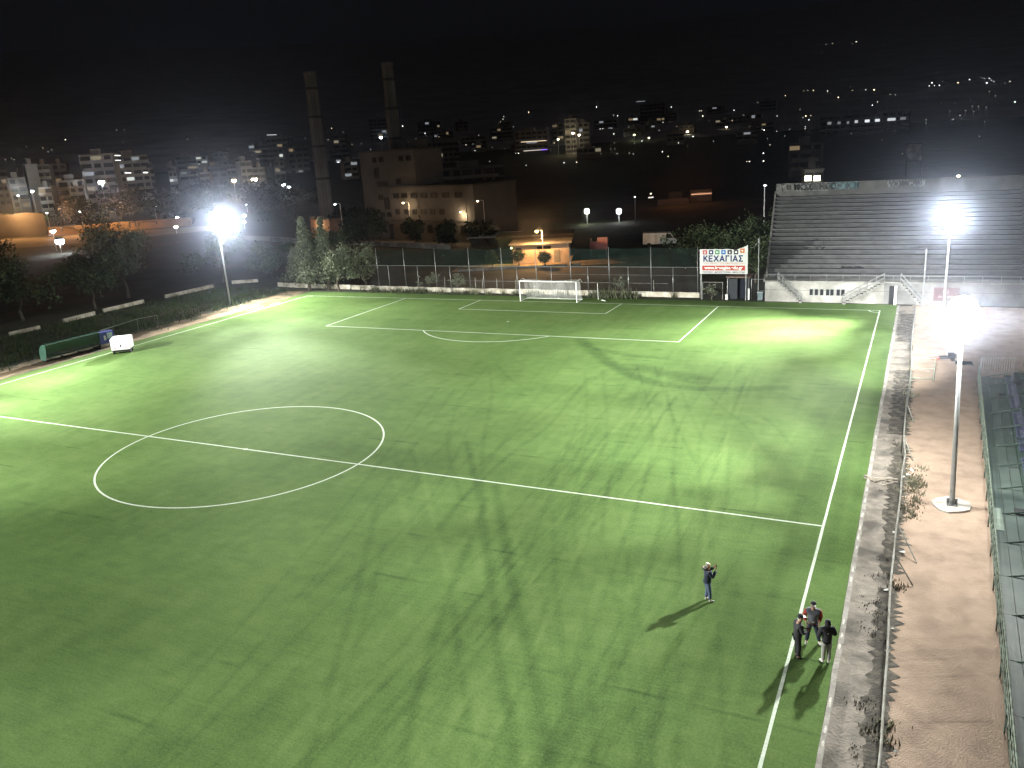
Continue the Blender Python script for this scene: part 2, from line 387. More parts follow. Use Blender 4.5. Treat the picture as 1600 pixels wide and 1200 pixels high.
    bp = N.new('ShaderNodeBump'); bp.inputs['Strength'].default_value = .5; bp.inputs['Distance'].default_value = .03
    L.new(noise(22, 4), bp.inputs['Height']); L.new(bp.outputs['Normal'], b.inputs['Normal'])
    me.materials.append(m)
    o = bpy.data.objects.new('artificial_turf', me); COL.objects.link(o); return tag(o, kind='structure')
turf()
# markings
def markings():
    mb = MB(); z = .004; h = .06
    def strip(p, q, hw=h):
        p = Vector(p); q = Vector(q); d = (q-p); n = max(1, int(d.length/1.2)); d.normalize(); nr = Vector((-d.y, d.x))
        L = []; R = []
        for i in range(n+1):
            c = p.lerp(q, i/n); L.append(c+nr*(hw+random.uniform(-.008, .008))); R.append(c-nr*(hw+random.uniform(-.008, .008)))
        for i in range(n): mb.quad((*R[i], z), (*R[i+1], z), (*L[i+1], z), (*L[i], z))
    def arc(c, r, a0, a1, n):
        for i in range(n):
            t0 = a0+(a1-a0)*i/n; t1 = a0+(a1-a0)*(i+1)/n
            P = [(c[0]+k*math.cos(t), c[1]+k*math.sin(t), z) for k, t in ((r-h, t0), (r+h, t0), (r+h, t1), (r-h, t1))]
            mb.quad(*P)
    for s in (-1, 1):
        strip((s*W2, -L2-h), (s*W2, L2+h))
    strip((-W2+h, 0), (W2-h, 0)); arc((0, 0), 9.15, 0, 2*PI, 96)
    for s in (1, -1):
        y = s*L2
        strip((-W2+h, y), (W2-h, y))
        for hw, dp in ((20.16, 16.5), (9.16, 5.5)):
            for t in (-1, 1): strip((t*hw, y-s*h), (t*hw, y-s*(dp-h)))
            strip((-hw-h, y-s*dp), (hw+h, y-s*dp))
        a = math.acos(5.5/9.15); th = -s*PI/2
        arc((0, y-s*11), 9.15, th-a+.012, th+a-.012, 30)
        for t in (-1, 1):
            a0 = {(1, 1): PI, (-1, 1): 1.5*PI, (1, -1): .5*PI, (-1, -1): 0}[(t, s)]
            arc((t*W2, y), 1.0, a0+.07, a0+PI/2-.07, 8)
    for c in ((0, 0), (0, L2-11), (0, -L2+11)):
        mb.add([(c[0]+.14*math.cos(2*PI*i/12), c[1]+.14*math.sin(2*PI*i/12), z+.004) for i in range(12)], [tuple(range(12))])
    tag(mb.build('pitch_markings', mt['line']), kind='structure')
markings()
# pale streaks painted for the lit ground outside the far corner
mbx = MB()
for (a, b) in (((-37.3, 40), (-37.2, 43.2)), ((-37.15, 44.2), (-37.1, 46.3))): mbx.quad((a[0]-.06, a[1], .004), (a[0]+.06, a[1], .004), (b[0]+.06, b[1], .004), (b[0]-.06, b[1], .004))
tag(mbx.build('lit_ground_streak', mt['line']), kind='structure')
# kerb beside the turf, with patchy white paint
mb = MB(); mb.prism(ragged([(37.76, -40), (37.92, -40), (38.0, 53.4), (37.76, 53.4)], .02, 1.5), -.02, .05)
tag(mb.build('kerb', mt['kerb']), kind='structure')
mbp = MB(); y = -30
while y < 52:
    l = random.uniform(.3, .8); g = random.choice((.3, .5, .9, 1.6, 2.8))
    if y > 0: g *= 2.2
    x0 = 37.79+random.uniform(0, .02)
    n = 7; mbp.add([(x0+.06+.055*math.cos(t)*random.uniform(.7, 1.1)+.0, y+l/2+l/2*math.sin(t)*random.uniform(.8, 1.1), .056) for t in [2*PI*i/n for i in range(n)]], [tuple(range(n))])
    y += l+g
tag(mbp.build('kerb_paint', M('flaking_kerb_paint', (.62, .60, .55), (.40, .37, .32), 12, .9)), kind='structure')

# ------------------------------------------------------------------ floodlight masts
def mast(loc, h, face, label, footing=True):
    t = thing('floodlight_mast', label, 'floodlight', loc, 0, 'floodlight masts round the pitch')
    mb = MB(); mb.tube((0,0,.12), (0,0,h+.9), .13, 12, .075)
    mb.build('pole', 'pole', t, True)
    mb = MB(); mb.box(-.24,.24,-.24,.24,.08,.12)
    for a in range(4):
        mb.obox((.17*math.cos(a*PI/2), .17*math.sin(a*PI/2), .25), (.07*math.cos(a*PI/2), .07*math.sin(a*PI/2), 0), (-.008*math.sin(a*PI/2), .008*math.cos(a*PI/2), 0), (0,0,.13))
        for b in range(1): mb.tube((.19*(1 if a in (0,1) else -1), .19*(1 if a in (0,3) else -1), .12), (.19*(1 if a in (0,1) else -1), .19*(1 if a in (0,3) else -1), .2), .02)
    mb.build('base_plate', 'galv', t)
    if footing:
        rr = random.Random(4); mb = MB()
        mb.prism([(1.05*math.cos(2*PI*i/11)*rr.uniform(.75, 1.05), 1.0*math.sin(2*PI*i/11)*rr.uniform(.75, 1.05)) for i in range(11)], -.02, .08)
        mb.build('footing', M('pale_footing', (.50, .47, .43), (.40, .37, .33), 2, .9, .3, 9), t)
    mb = MB()
    for z in (h-.3, h+.3):
        n = 16; mb = MB()
        mb.path([(.33*math.cos(2*PI*i/n), .33*math.sin(2*PI*i/n), z) for i in range(n+1)], .035, 5)
        for a in range(4): mb.tube((0,0,z), (.33*math.cos(a*PI/2), .33*math.sin(a*PI/2), z), .03, 5)
        mb.build('head_ring', 'galv', t)
    # one luminaire, then copies in three tiers, a glowing ball shaped as bloom
    hb = MB(); hb.lathe([(.0, -.25), (.12, -.24), (.20, -.10), (.25, .03), (.25, .06)], 14)
    hm = hb.build('luminaire', 'housing', t, True)
    lb = MB(); lb.lathe([(.24, .02), (.36, .03), (.44, .10), (.41, .21), (.26, .31), (.0, .35)], 14); lm = lb.build('lens', 'lens', hm, True)
    hm.visible_shadow = True
    first = True
    for k, (z, rg, cnt, tilt) in enumerate(((h-.58, .26, 4, -.75), (h, .60, 8, -.1), (h+.58, .26, 4, .55))):
        for i in range(cnt):
            a = face+2*PI*(i+.5*(k % 2))/cnt
            d = Vector((math.cos(a), math.sin(a), tilt)).normalized()
            q = d.to_track_quat('Z', 'Y').to_euler()
            if first: o = hm; first = False
            else:
                o = hm.copy(); COL.objects.link(o); o.parent = t
                l2 = lm.copy(); COL.objects.link(l2); l2.parent = o
            o.location = (rg*math.cos(a), rg*math.sin(a), z); o.rotation_euler = q
    # crown luminaires and the caps that face up the mast
    return t
R1 = Vector((41.76, 4.2, 0)); R2 = Vector((41.9, 50.2, 0)); L1 = Vector((-43.5, 43.6, 0)); LL2 = Vector((-43.5, -3.0, 0)); LL3 = Vector((-43.5, -46, 0))
m1 = mast(R1, 9.35, PI, 'tall floodlight mast on a pale concrete footing beside the green bleachers')
m1.rotation_euler = (0, -.030, 0)
mast(R2, 9.1, PI*1.1, 'floodlight mast in front of the concrete grandstand', False)
mast(L1, 10.9, 0, 'floodlight mast on the grass verge near the dark corner trees', False)
mast(LL2, 10.9, 0, 'floodlight mast behind the halfway line out on the dugout side', False)
mast(LL3, 10.9, 0, 'floodlight mast at the near corner out on the dugout side', False)
LW = (.98, 1.0, .93)
K = 1.0
HEAD = {'R1': R1+Vector((-1.88, 0, 9.2)), 'R2': R2+Vector((-1.6, -.7, 9.0)), 'L1': L1+Vector((1.6, -.2, 10.8)), 'LL2': LL2+Vector((1.6, 0, 10.8)), 'LL3': LL3+Vector((1.6, 0, 10.8))}
BEAMS = [   # mast, aim x, aim y, cone, power: every luminaire is aimed at its own part of the pitch
    ('LL3', -14, 2, 40, 1007552),
    ('LL3', 16, -34, 30, 718154),
    ('LL3', 1, -16, 40, 430274),
    ('R1', 36, 44, 30, 298637),
    ('L1', 1, 8, 30, 264578),
    ('L1', -34, -4, 30, 245770),
    ('R2', 26, 2, 30, 245629),
    ('R2', 16, 14, 30, 236672),
    ('LL2', -24, 20, 55, 165842),
    ('R1', 1, 38, 30, 160218),
    ('R2', 26, 32, 40, 140535),
    ('LL2', -24, 2, 40, 104923),
    ('R2', 16, 44, 40, 99406),
    ('R2', 21, 38, 40, 95872),
    ('L1', -19, 32, 30, 95766),
    ('R1', -4, -10, 30, 89411),
    ('R1', -4, 26, 30, 85953),
    ('R1', 6, -22, 30, 84689),
    ('R2', 6, 26, 30, 81276),
    ('L1', -4, 44, 40, 67232),
    ('L1', -24, 26, 30, 63948),
    ('L1', -34, 44, 110, 60043),
    ('R1', 21, -22, 40, 58526),
    ('L1', -34, 26, 40, 56157),
    ('R1', 21, 8, 55, 54102),
    ('R1', 16, -34, 30, 53753),
    ('L1', -19, 32, 55, 45218),
    ('R1', 26, -34, 30, 40553),
    ('R1', 21, -4, 40, 39421),
    ('R1', 16, 20, 40, 35105),
    ('R1', 16, 8, 30, 33238),
    ('R1', 36, -28, 40, 32504),
    ('R2', 31, 44, 40, 18823),
    ('R2', 36, 38, 30, 18683),
    ('R1', 31, 14, 30, 16115),
    ('R1', 31, -4, 30, 13593),
    ('L1', -34, 32, 55, 12424),
    ('R1', 36, -10, 40, 11601),
    ('R1', 31, 2, 30, 9945),
    ('R1', 36, 14, 80, 9945)]
BEAMS += [('R2', 28, 41, 44, 120000), ('LL2', -31, 7, 70, 40000), ('L1', -28, 40, 55, 22000), ('R2', 20, 33, 40, 60000)]
for (m_, tx, ty, cone, pw) in BEAMS: lamp('floodlight_beam', HEAD[m_], pw*K, LW, .34, cone, (tx, ty, 0))
for m_, pw in (('R1', 5500), ('R2', 5000), ('L1', 8000), ('LL2', 7000), ('LL3', 5000)): lamp('floodlight_spill', HEAD[m_], pw*K, LW, .34)
lamp('floodlight_beam', R1+Vector((.4, -1.7, 9.1)), 4500*K, LW, .34, 75, (41.4, -11, 0))
lamp('floodlight_spill', R1+Vector((1.6, 0, 9.3)), 3200*K, LW, .34)
for m_, pw, cn in (('R1', 42000, 50), ('R2', 85000, 34), ('L1', 100000, 26)): lamp('floodlight_halo_spot', HEAD[m_]+Vector((1.5 if m_[0] == 'R' else .3, -1.5 if m_[0] == 'R' else -.9, .3)), pw, LW, .34, cn, CAM+Vector((0, 0, 9 if m_ == 'LL2' else 2)))  # extra spots aimed at the camera, added to make halos in the haze
lamp('floodlight_beam', R2+Vector((-.7, -1.6, 9.0)), 24000*K, LW, .34, 24, (38.3, 33, 0))
HAZE = 0.00013
# ------------------------------------------------------------------ goal
def goal(y, sgn, label):
    t = thing('football_goal', label, 'goal', (0, y, 0), 0 if sgn > 0 else PI)
    for s in (-1, 1):
        mb = MB(); mb.tube((s*3.66, 0, 0), (s*3.66, 0, 2.5), .06, 12); mb.build('post', 'white', t, True)
    mb = MB(); mb.tube((-3.72, 0, 2.46), (3.72, 0, 2.46), .06, 12); mb.build('crossbar', 'white', t, True)
    for s in (-1, 1):
        mb = MB(); mb.path([(s*3.66, .05, 2.46), (s*3.7, 1.15, 2.62), (s*3.7, 1.9, 2.1)], .02, 6)
        mb.build('net_stanchion', 'white', t)
    mb = MB(); mb.path([(-3.66, .06, .03), (-3.66, 1.95, .03), (3.66, 1.95, .03), (3.66, .06, .03)], .025, 6); mb.build('ground_bar', 'white', t)
    # hanging net: sagging top, back and sides
    mb = MB(); n = 14; prof = [(.0, 2.44), (.35, 2.34), (.8, 2.3), (1.2, 2.5), (1.35, 2.2), (1.42, 1.6), (1.5, 1.0), (1.68, .4), (1.95, .04)]
    rows = []
    for j, (py, pz) in enumerate(prof):
        rows.append([(-3.64+7.28*i/n, py+(.05*math.sin(i*1.3+j) if 0 < j < 8 else 0), pz-(.12*math.sin(PI*i/n)**2 if 0 < j < 5 else 0)) for i in range(n+1)])
    for j in range(len(rows)-1):
        for i in range(n): mb.quad(rows[j][i], rows[j][i+1], rows[j+1][i+1], rows[j+1][i])
    for s in (-1, 1):
        for j in range(len(prof)-1):
            a, b = prof[j], prof[j+1]
            mb.quad((s*3.64, .02, min(2.4, a[1])), (s*3.64, a[0]+.02, a[1]), (s*3.64, b[0]+.02, b[1]), (s*3.64, .02, min(2.4, b[1])))
    # threads
    mb.build('net', 'goalnet', t)
    return t
goal(L2, 1, 'white football goal with a sagging net on the far goal line')
mb = MB(); mb.obox((-2.0, 51.6, .02+1.52), (.06, 0, .05), (0, .03, 0), (-.03, 0, .09)); 
# slim white pole and a short piece lying beside the goal
tag(MB().tube((5.55, 53.0, 0), (5.5, 53.0, 1.95), .035, 8).build('marker_pole', 'white'), 'slim white pole standing on the turf beside the goal', 'pole')
tag(MB().tube((6.1, 52.6, .035), (6.75, 52.1, .035), .04, 8).build('loose_pipe', 'white'), 'short white pipe lying on the turf edge beyond the goal', 'pipe')
# ------------------------------------------------------------------ boundary wall and fences behind the goal
WY = 55.5
def wallseg(name, pts, h, th, m, label):
    mb = MB()
    for (a, b) in zip(pts[:-1], pts[1:]):
        a = Vector((*a, 0)); b = Vector((*b, 0)); d = (b-a); L_ = d.length; d.normalize(); nr = Vector((-d.y, d.x, 0))
        n = max(1, int(L_/1.4))
        for i in range(n):
            p = a+d*L_*i/n; q = a+d*L_*(i+1)/n; hh = h*random.uniform(.93, 1.03)
            mb.obox((p+q)/2+Vector((0, 0, hh/2)), (q-p)/2*1.001, nr*th/2, (0, 0, hh/2))
    return tag(mb.build(name, m), label, 'wall')
random.seed(12)
wallseg('low_wall', [(-47, 57.2), (-43, 56.6), (-30, 56.0), (-16, WY), (-3, WY), (17.0, WY)], .62, .22, 'lowwall', 'low cream wall running under the wire fence behind the goal')
pieces = [((-58.2, 22.3), (-58.2, 26.2)), ((-58.6, 29.8), (-58.8, 34.6)), ((-59.2, 36.2), (-59.1, 42.8)), ((-58.8, 46.4), (-58.2, 55.2)), ((-57.5, 58.5), (-54, 60.5))]
labs = ['low pale broken wall behind the dugout under the dark trees, nearest piece', 'low pale wall piece on the grass right behind the white cart', 'low pale wall piece midway between dugout and corner floodlight', 'longest low pale wall piece under the trees towards the corner floodlight', 'short low wall piece just past the corner floodlight']
for (a, b), lb in zip(pieces, labs):
    o = wallseg('low_wall', [a, b], .5, .3, 'lowwall', lb); o['group'] = 'broken low wall pieces under the trees'
t = thing('wire_fence', 'high wire fence with green netting along the far end of the pitch', 'fence', (0, 0, 0))
fx = [G(u, 460).x for u in (573, 619, 671, 727, 781, 837, 893, 955, 1022)]
for i, x in enumerate(fx):
    o = (MB().tube((0,0,0), (0,0,5.8), .05, 8).build('tall_post', 'galv', t, True) if i == 0 else tp.copy())
    if i == 0: tp = o
    else: COL.objects.link(o)
    o.location = (x, WY+.35, 0)
o = tp.copy(); COL.objects.link(o); o.location = (fx[-1]+5.5, WY+.35, 0)
lx = [(a+b)/2 for a, b in zip(fx[:-1], fx[1:])]+[fx[-1]+2.8, 17.2]
for i, x in enumerate(lx):
    if i == 0: lp = o = MB().tube((0,0,0), (0,0,3.55), .045, 8).build('short_post', 'galv', t, True)
    else: o = lp.copy(); COL.objects.link(o)
    o.location = (x, WY-.3, 0)
MB().tube((fx[0]-2.5, WY-.3, 3.55), (17.2, WY-.3, 3.55), .035, 6).build('top_rail', 'galv', t)
MB().tube((-2, WY-.3, 2.6), (17.2, WY-.3, 2.6), .012, 5).build('tension_wire', 'galv', t)
mb = MB(); n = 60
def ntop(x):
    k = min(max((x-fx[0])/(fx[1]-fx[0]), 0), 99); 
    # sag between posts
    best = min(range(len(fx)), key=lambda i: abs(fx[i]-x)); dd = abs(fx[best]-x)
    return 5.7-.09*math.sin(min(dd, 2.7)/2.7*PI/2)
xs_ = [fx[0]+(fx[-1]+5.5-fx[0])*i/n for i in range(n+1)]
for a, b in zip(xs_[:-1], xs_[1:]): mb.quad((a, WY+.36, 3.4), (b, WY+.36, 3.4), (b, WY+.36, ntop(b)), (a, WY+.36, ntop(a)))
mb.build('green_net', 'net', t)
MB().quad((fx[0]-1, WY-.3, .5), (17.2, WY-.3, .5), (17.2, WY-.3, 3.5), (fx[0]-1, WY-.3, 3.5)).build('wire_panel', 'wire', t)
t = thing('wire_fence', 'older row of short fence posts on the slope just behind the goal net', 'fence', (0, 0, 0))
for i, u in enumerate((685, 706, 737, 748, 772, 803, 1027)):
    x = G(u, 458).x; MB().tube((x, WY+1.0, 0), (x+random.uniform(-.15, .15), WY+1.0, random.uniform(1.6, 2.2)), .05, 6).build('post', 'rail_g', t)
MB().tube((-19, WY+1.0, 1.4), (13, WY+1.0, 1.4), .012, 4).build('strand', 'galv', t)
# tall corner post of the grandstand net
t = thing('net_post', 'tall thin net post between the advertising board and the grandstand', 'post', (23.7, 54.6, 0))
MB().tube((0,0,0), (0,0,6.9), .05, 8).build('shaft', 'galv', t)
MB().path([(0,0,6.7), (-.5,0,5.9), (-1.1,0,5.75)], .012, 4).build('slack_wire', 'galv', t)
tag(MB().tube((40.05, 52.6, 0), (40.05, 52.6, 5.9), .07, 8).build('net_post', 'galv'), 'grey post at the grandstand end of the pitch railing', 'post')
# ------------------------------------------------------------------ advertising board
t = thing('advertising_board', 'white advertising board on two posts with blue Greek lettering', 'sign', (19.95, 54.3, 0), math.radians(1.5))
for x in (-2.45, 2.45): MB().tube((x, .12, 0), (x, .12, 5.7), .055, 8).build('post', 'galv', t)
BW, z0, z1 = 2.62, 2.98, 5.72
mb = MB(); n = 12
for i in range(n):
    def zt(x): return z1+.02*math.sin(x*5)+(.42*max(0, (x-1.35)/1.25)**1.6 if x > 1.35 else 0)-(.12 if .9 < x < 1.5 else 0)
    xa = -BW+2*BW*i/n; xb = -BW+2*BW*(i+1)/n
    mb.add([(xa,0,z0),(xb,0,z0),(xb,0,zt(xb)),(xa,0,zt(xa)),(xa,.04,z0),(xb,.04,z0),(xb,.04,zt(xb)),(xa,.04,zt(xa))], [(0,1,2,3),(7,6,5,4),(3,2,6,7),(1,0,4,5)]+([(0,3,7,4)] if i == 0 else [])+([(2,1,5,6)] if i == n-1 else []))
mb.build('panel', M('board_vinyl', (.50, .50, .50), (.46, .46, .47), 1, .5), t)
mt['ink_blue'] = M('ink_blue', (.010, .016, .085), (.009, .014, .075), 2, .5); mt['ink_red'] = M('ink_red', (.36, .03, .022), (.32, .028, .02), 2, .5)
mt['ink_or'] = M('ink_orange', (.45, .15, .05), None, 2, .5); mt['ink_bl2'] = M('ink_light_blue', (.015, .12, .36), None, 2, .5); mt['ink_gr'] = M('ink_green', (.05, .20, .08), None, 2, .5)
mt['ink_pk'] = M('ink_pink', (.38, .08, .08), None, 2, .5); mt['ink_dk'] = M('ink_dark', (.03, .026, .04), None, 2, .5)
RX = Matrix.Rotation(PI/2, 4, 'X')
def bt(s, size, m, x, z, wd, bold, rot=0):
    probe = text('lettering', s, size, m, t, Matrix.Identity(4), bold); w0 = max(v.co.x for v in probe.data.vertices)-min(v.co.x for v in probe.data.vertices); bpy.data.objects.remove(probe)
    sx = wd/w0
    return text('lettering', s, size, m, t, Matrix.Translation((x, -.012, z)) @ Matrix.Rotation(rot, 4, 'Y') @ RX @ Matrix.Diagonal((sx, 1, 1, 1)), bold)
STR = {'Κ': [((0,0),(0,1)), ((.08,.42),(.9,1)), ((.32,.60),(1,0))], 'Ε': [((0,0),(0,1)), ((0,1),(.9,1)), ((0,.5),(.8,.5)), ((0,0),(.9,0))], 'Χ': [((0,0),(1,1)), ((0,1),(1,0))],
       'Α': [((0,0),(.5,1)), ((.5,1),(1,0)), ((.2,.28),(.8,.28))], 'Γ': [((0,0),(0,1)), ((0,1),(.85,1))], 'Ι': [((0,0),(0,1))], 'Σ': [((0,1),(.95,1)), ((.02,.97),(.5,.5)), ((.5,.5),(.02,.03)), ((0,0),(.95,0))]}
xw = -2.24; k_ = 0
for ch in 'ΚΕΧΑΓΙΑΣ':
    wch = {'Ι': 0.0, 'Χ': .50, 'Α': .52, 'Κ': .44, 'Γ': .40, 'Ε': .40, 'Σ': .42}[ch]*.85; mb = MB()
    for (p, q) in STR[ch]:
        a = Vector((xw+.08+p[0]*wch, 0, 4.40+p[1]*.58)); b = Vector((xw+.08+q[0]*wch, 0, 4.40+q[1]*.58)); d = (b-a); L_ = d.length; d.normalize(); nr = Vector((-d.z, 0, d.x)); k_ += 1
        mb.obox((a+b)/2+Vector((0, -.010-.0012*(k_ % 5), 0)), d*(L_/2+.065), (0, .004, 0), nr*.072)
    mb.build('letter', 'ink_blue', t); xw += wch+.16+.055
bt('ΤΟΥ ΧΡΗΣΤΟΥ ΕΚΠΑΙΔΕΥΣΗ', .27, 'ink_or', 0, 4.14, 4.5, .0)
bt('ΠΕΙΡΑΙΑΣ - ΔΡΑΠΕΤΣΩΝΑ - ΚΕΡΑΤΣΙΝΙ', .22, 'ink_dk', 0, 3.16, 4.6, .004)
mb = MB(); mb.box(-2.34, 2.34, -.008, -.001, 3.36, 3.90); mb.build('red_band', 'ink_red', t)
bt('www.kexagias.edu.gr', .46, 'white', 0, 3.65, 4.2, .012)
for i, m in enumerate(('ink_pk', 'ink_blue', 'ink_gr', 'ink_bl2', 'ink_dk', 'ink_dk', 'ink_or')):
    x = -2.05+.68*i; zc = 5.36+(.03 if i < 6 else .18); c = .25
    mb = MB(); r = .07; P = []
    for (cx, cz, a0) in ((c-r, c-r, 0), (-c+r, c-r, PI/2), (-c+r, -c+r, PI), (c-r, -c+r, 1.5*PI)):
        for k in range(4): a = a0+k*PI/6; P.append((x+cx+r*math.cos(a), zc+cz+r*math.sin(a)))
    mb.add([(p[0], -.006, p[1]) for p in P], [tuple(range(len(P)))])
    ic = mb.build('icon', m, t)
    mb = MB(); y = -.011; PS = .72
    def disc(cx, cz, rr, n=10, a0=0, a1=2*PI): mb.add([(x+PS*(cx+rr*math.cos(a0+(a1-a0)*k/n)), y, zc+PS*(cz+rr*math.sin(a0+(a1-a0)*k/n))) for k in range(n+(a1-a0 < 6))], [tuple(range(n+(a1-a0 < 6)))])
    def rc(xa, xb, za, zb): mb.add([(x+PS*xa,y,zc+PS*za),(x+PS*xb,y,zc+PS*za),(x+PS*xb,y,zc+PS*zb),(x+PS*xa,y,zc+PS*zb)], [(0,1,2,3)])
    if i in (0, 4): disc(0, .08, .06); disc(0, -.15, .13, 10, 0, PI)
    elif i == 1: rc(-.13, .13, -.08, .10); rc(-.04, .04, -.14, -.085)
    elif i == 2: rc(-.15, -.03, -.1, .1); rc(.03, .15, -.1, .1)
    elif i == 3: rc(-.15, .15, -.05, .05); disc(0, .11, .05)
    elif i == 5: rc(-.15, .15, -.12, .04); disc(0, .055, .10, 10, 0, PI)
    else: disc(0, 0, .13, 4)
    mb.build('pictogram', 'white', ic)
# dressing room doorway below the board
t = thing('doorway_hut', 'small flat roofed hut with a dark blue open doorway under the board', 'hut', (21.4, 54.9, 0))
MB().box(-1.25, 1.35, -.1, 2.2, 2.45, 2.6).build('roof', M('rust_brown_roof', (.16, .10, .08), (.10, .07, .06), 3), t)
MB().box(-1.15, -1.0, 0, 2.1, 0, 2.45).box(1.1, 1.25, 0, 2.1, 0, 2.45).box(-1.0, 1.1, 1.95, 2.1, 0, 2.45).build('wall', 'conc_dark', t)
MB().box(-.98, -.02, .0, .04, .05, 2.35).build('grey_door_panel', M('grey_blue_door', (.035, .038, .045), (.027, .03, .036), 4), t)
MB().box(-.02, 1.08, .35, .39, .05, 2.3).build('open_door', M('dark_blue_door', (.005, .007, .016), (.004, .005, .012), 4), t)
MB().tube((-1.1, -.05, 0), (-1.1, -.05, 2.4), .045).tube((1.25, -.05, 0), (1.25, -.05, 2.4), .04).build('front_post', 'galv', t)
MB().box(-1.28, -1.02, -.3, -.04, 0, .6).build('gate_block', 'white', t)
t = thing('frame_gate', 'rusty tube gate frame beside the doorway hut, shrub growing in front', 'gate', (18.7, 54.7, 0))
MB().path([(-1.15, 0, 0), (-1.15, 0, 1.95), (1.1, 0, 1.95), (1.1, 0, 0)], .035, 6).build('frame', 'rail_g', t)
MB().quad((-1.1, 0, .1), (1.05, 0, .1), (1.05, 0, 1.9), (-1.1, 0, 1.9)).build('wire_panel', 'wire', t)

# ------------------------------------------------------------------ concrete grandstand
SX1 = 92.0
def sxl(y): return 24.5-(y-55.0)*2.1/19.0     # slanting near end
t = thing('grandstand', 'large bare concrete grandstand with long bench steps and a graffiti parapet', 'grandstand', (0, 0, 0))
NR = 10; y0s, z0s, run, rise = 56.2, 2.15, 1.78, .79
mbS, mbF, mbR, mbE = MB(), MB(), MB(), MB()
def seg(mb, ya, yb, za, zb):
    xa, xb = sxl(ya), sxl(yb); x = SX1
    mb.add([(xa,ya,za),(x,ya,za),(x,yb,za),(xb,yb,za),(xa,ya,zb),(x,ya,zb),(x,yb,zb),(xb,yb,zb)], [(3,2,1,0),(4,5,6,7),(0,1,5,4),(1,2,6,5),(2,3,7,6),(3,0,4,7)])
for k in range(NR):
    ya = y0s+k*run; za = z0s+k*rise
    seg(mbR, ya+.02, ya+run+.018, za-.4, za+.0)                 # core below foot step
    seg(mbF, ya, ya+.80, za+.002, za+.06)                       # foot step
    seg(mbR, ya+.86, ya+run+.01, za+.002, za+.34)               # recessed riser under bench, its shade put into darker concrete
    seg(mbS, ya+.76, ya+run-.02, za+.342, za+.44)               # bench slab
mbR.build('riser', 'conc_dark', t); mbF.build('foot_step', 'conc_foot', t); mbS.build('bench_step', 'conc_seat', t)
yt = y0s+NR*run; zt_ = z0s+NR*rise
mb = MB(); seg(mb, yt+.02, yt+.35, 0, zt_+1.25); mb.build('parapet', M('stained_parapet', (.10, .098, .094), (.062, .06, .058), .5, .95, .3, 6, c3=(.05, .05, .048), scale3=.4), t)
# sloping end wall
mb = MB(); P = [(y0s, 0), (yt+.35, 0), (yt+.35, zt_+.3)]
pr = [(y0s-.0, 0.0)]+[(y0s+k*run+(0 if s == 0 else .78), z0s+k*rise+(-.05 if s == 0 else .25)) for k in range(NR) for s in (0, 1)]+[(yt+.3, zt_+.3), (yt+.3, 0)]
n = len(pr); mb.add([(sxl(y_)-.22, y_, z_) for y_, z_ in pr]+[(sxl(y_)-.002, y_, z_) for y_, z_ in pr], [tuple(range(n)), tuple(range(2*n-1, n-1, -1))]+[(i, n+i, n+(i+1) % n, (i+1) % n) for i in range(n)])
mb.build('end_wall', 'concrete', t)
# graffiti: overlapping loops and strokes in greys and teal
def graff(x0, x1, z0, z1, n, m, seed, y):
    r = random.Random(seed); mb = MB()
    for i in range(n):
        cx = x0+(x1-x0)*(i+.5)/n; ww = (x1-x0)/n*.55; pts = []
        kind = r.choice((0, 1, 2, 3))
        for k in range(9):
            a = k/8
            if kind == 0: pts.append((cx+ww*math.cos(a*5.3+.5), (z0+z1)/2+(z1-z0)*.46*math.sin(a*5.3+.5)))
            elif kind == 1: pts.append((cx-ww+2*ww*a, z0+(z1-z0)*(.5+.48*math.sin(a*9+i))))
            elif kind == 2: pts.append((cx+ww*.3*math.sin(a*4), z0+(z1-z0)*a))
            else: pts.append((cx+ww*(a if a < .5 else 1-a)*2-ww*.5, z0+(z1-z0)*(1-a)))
        th = r.uniform(.05, .11)
        for p, q in zip(pts[:-1], pts[1:]):
            d = Vector((q[0]-p[0], q[1]-p[1])); 
            if d.length < 1e-4: continue
            d.normalize(); nr = Vector((-d.y, d.x))*th; yy = y-.0007*i-.0004*seed
            p2 = (p[0]-d.x*th*.5, p[1]-d.y*th*.5); q2 = (q[0]+d.x*th*.5, q[1]+d.y*th*.5)
            mb.quad((p2[0]-nr.x, yy, p2[1]-nr.y), (q2[0]-nr.x, yy, q2[1]-nr.y), (q2[0]+nr.x, yy, q2[1]+nr.y), (p2[0]+nr.x, yy, p2[1]+nr.y))
    return mb.build('graffiti', m, t)
mt['gr1'] = M('graffiti_grey', (.24, .24, .235), (.16, .16, .157), 2, .9); mt['gr2'] = M('graffiti_teal', (.15, .23, .25), (.10, .17, .19), 2, .9); mt['gr3'] = M('graffiti_black', (.09, .09, .09), None, 2, .9)
gy = yt+.012
graff(23.0, 24.2, zt_+.35, zt_+1.2, 4, 'gr1', 1, gy); graff(24.4, 28.6, zt_+.3, zt_+1.15, 11, 'gr1', 2, gy); graff(24.4, 29.5, zt_+.4, zt_+1.15, 10, 'gr3', 7, gy-.01)
graff(28.7, 32.2, zt_+.35, zt_+1.15, 11, 'gr2', 3, gy); graff(35.4, 39.4, zt_+.35, zt_+1.15, 12, 'gr1', 4, gy); graff(35.6, 39.2, zt_+.4, zt_+1.15, 9, 'gr3', 8, gy-.01); graff(43.5, 48, zt_+.4, zt_+1.12, 12, 'conc_seat', 5, gy)
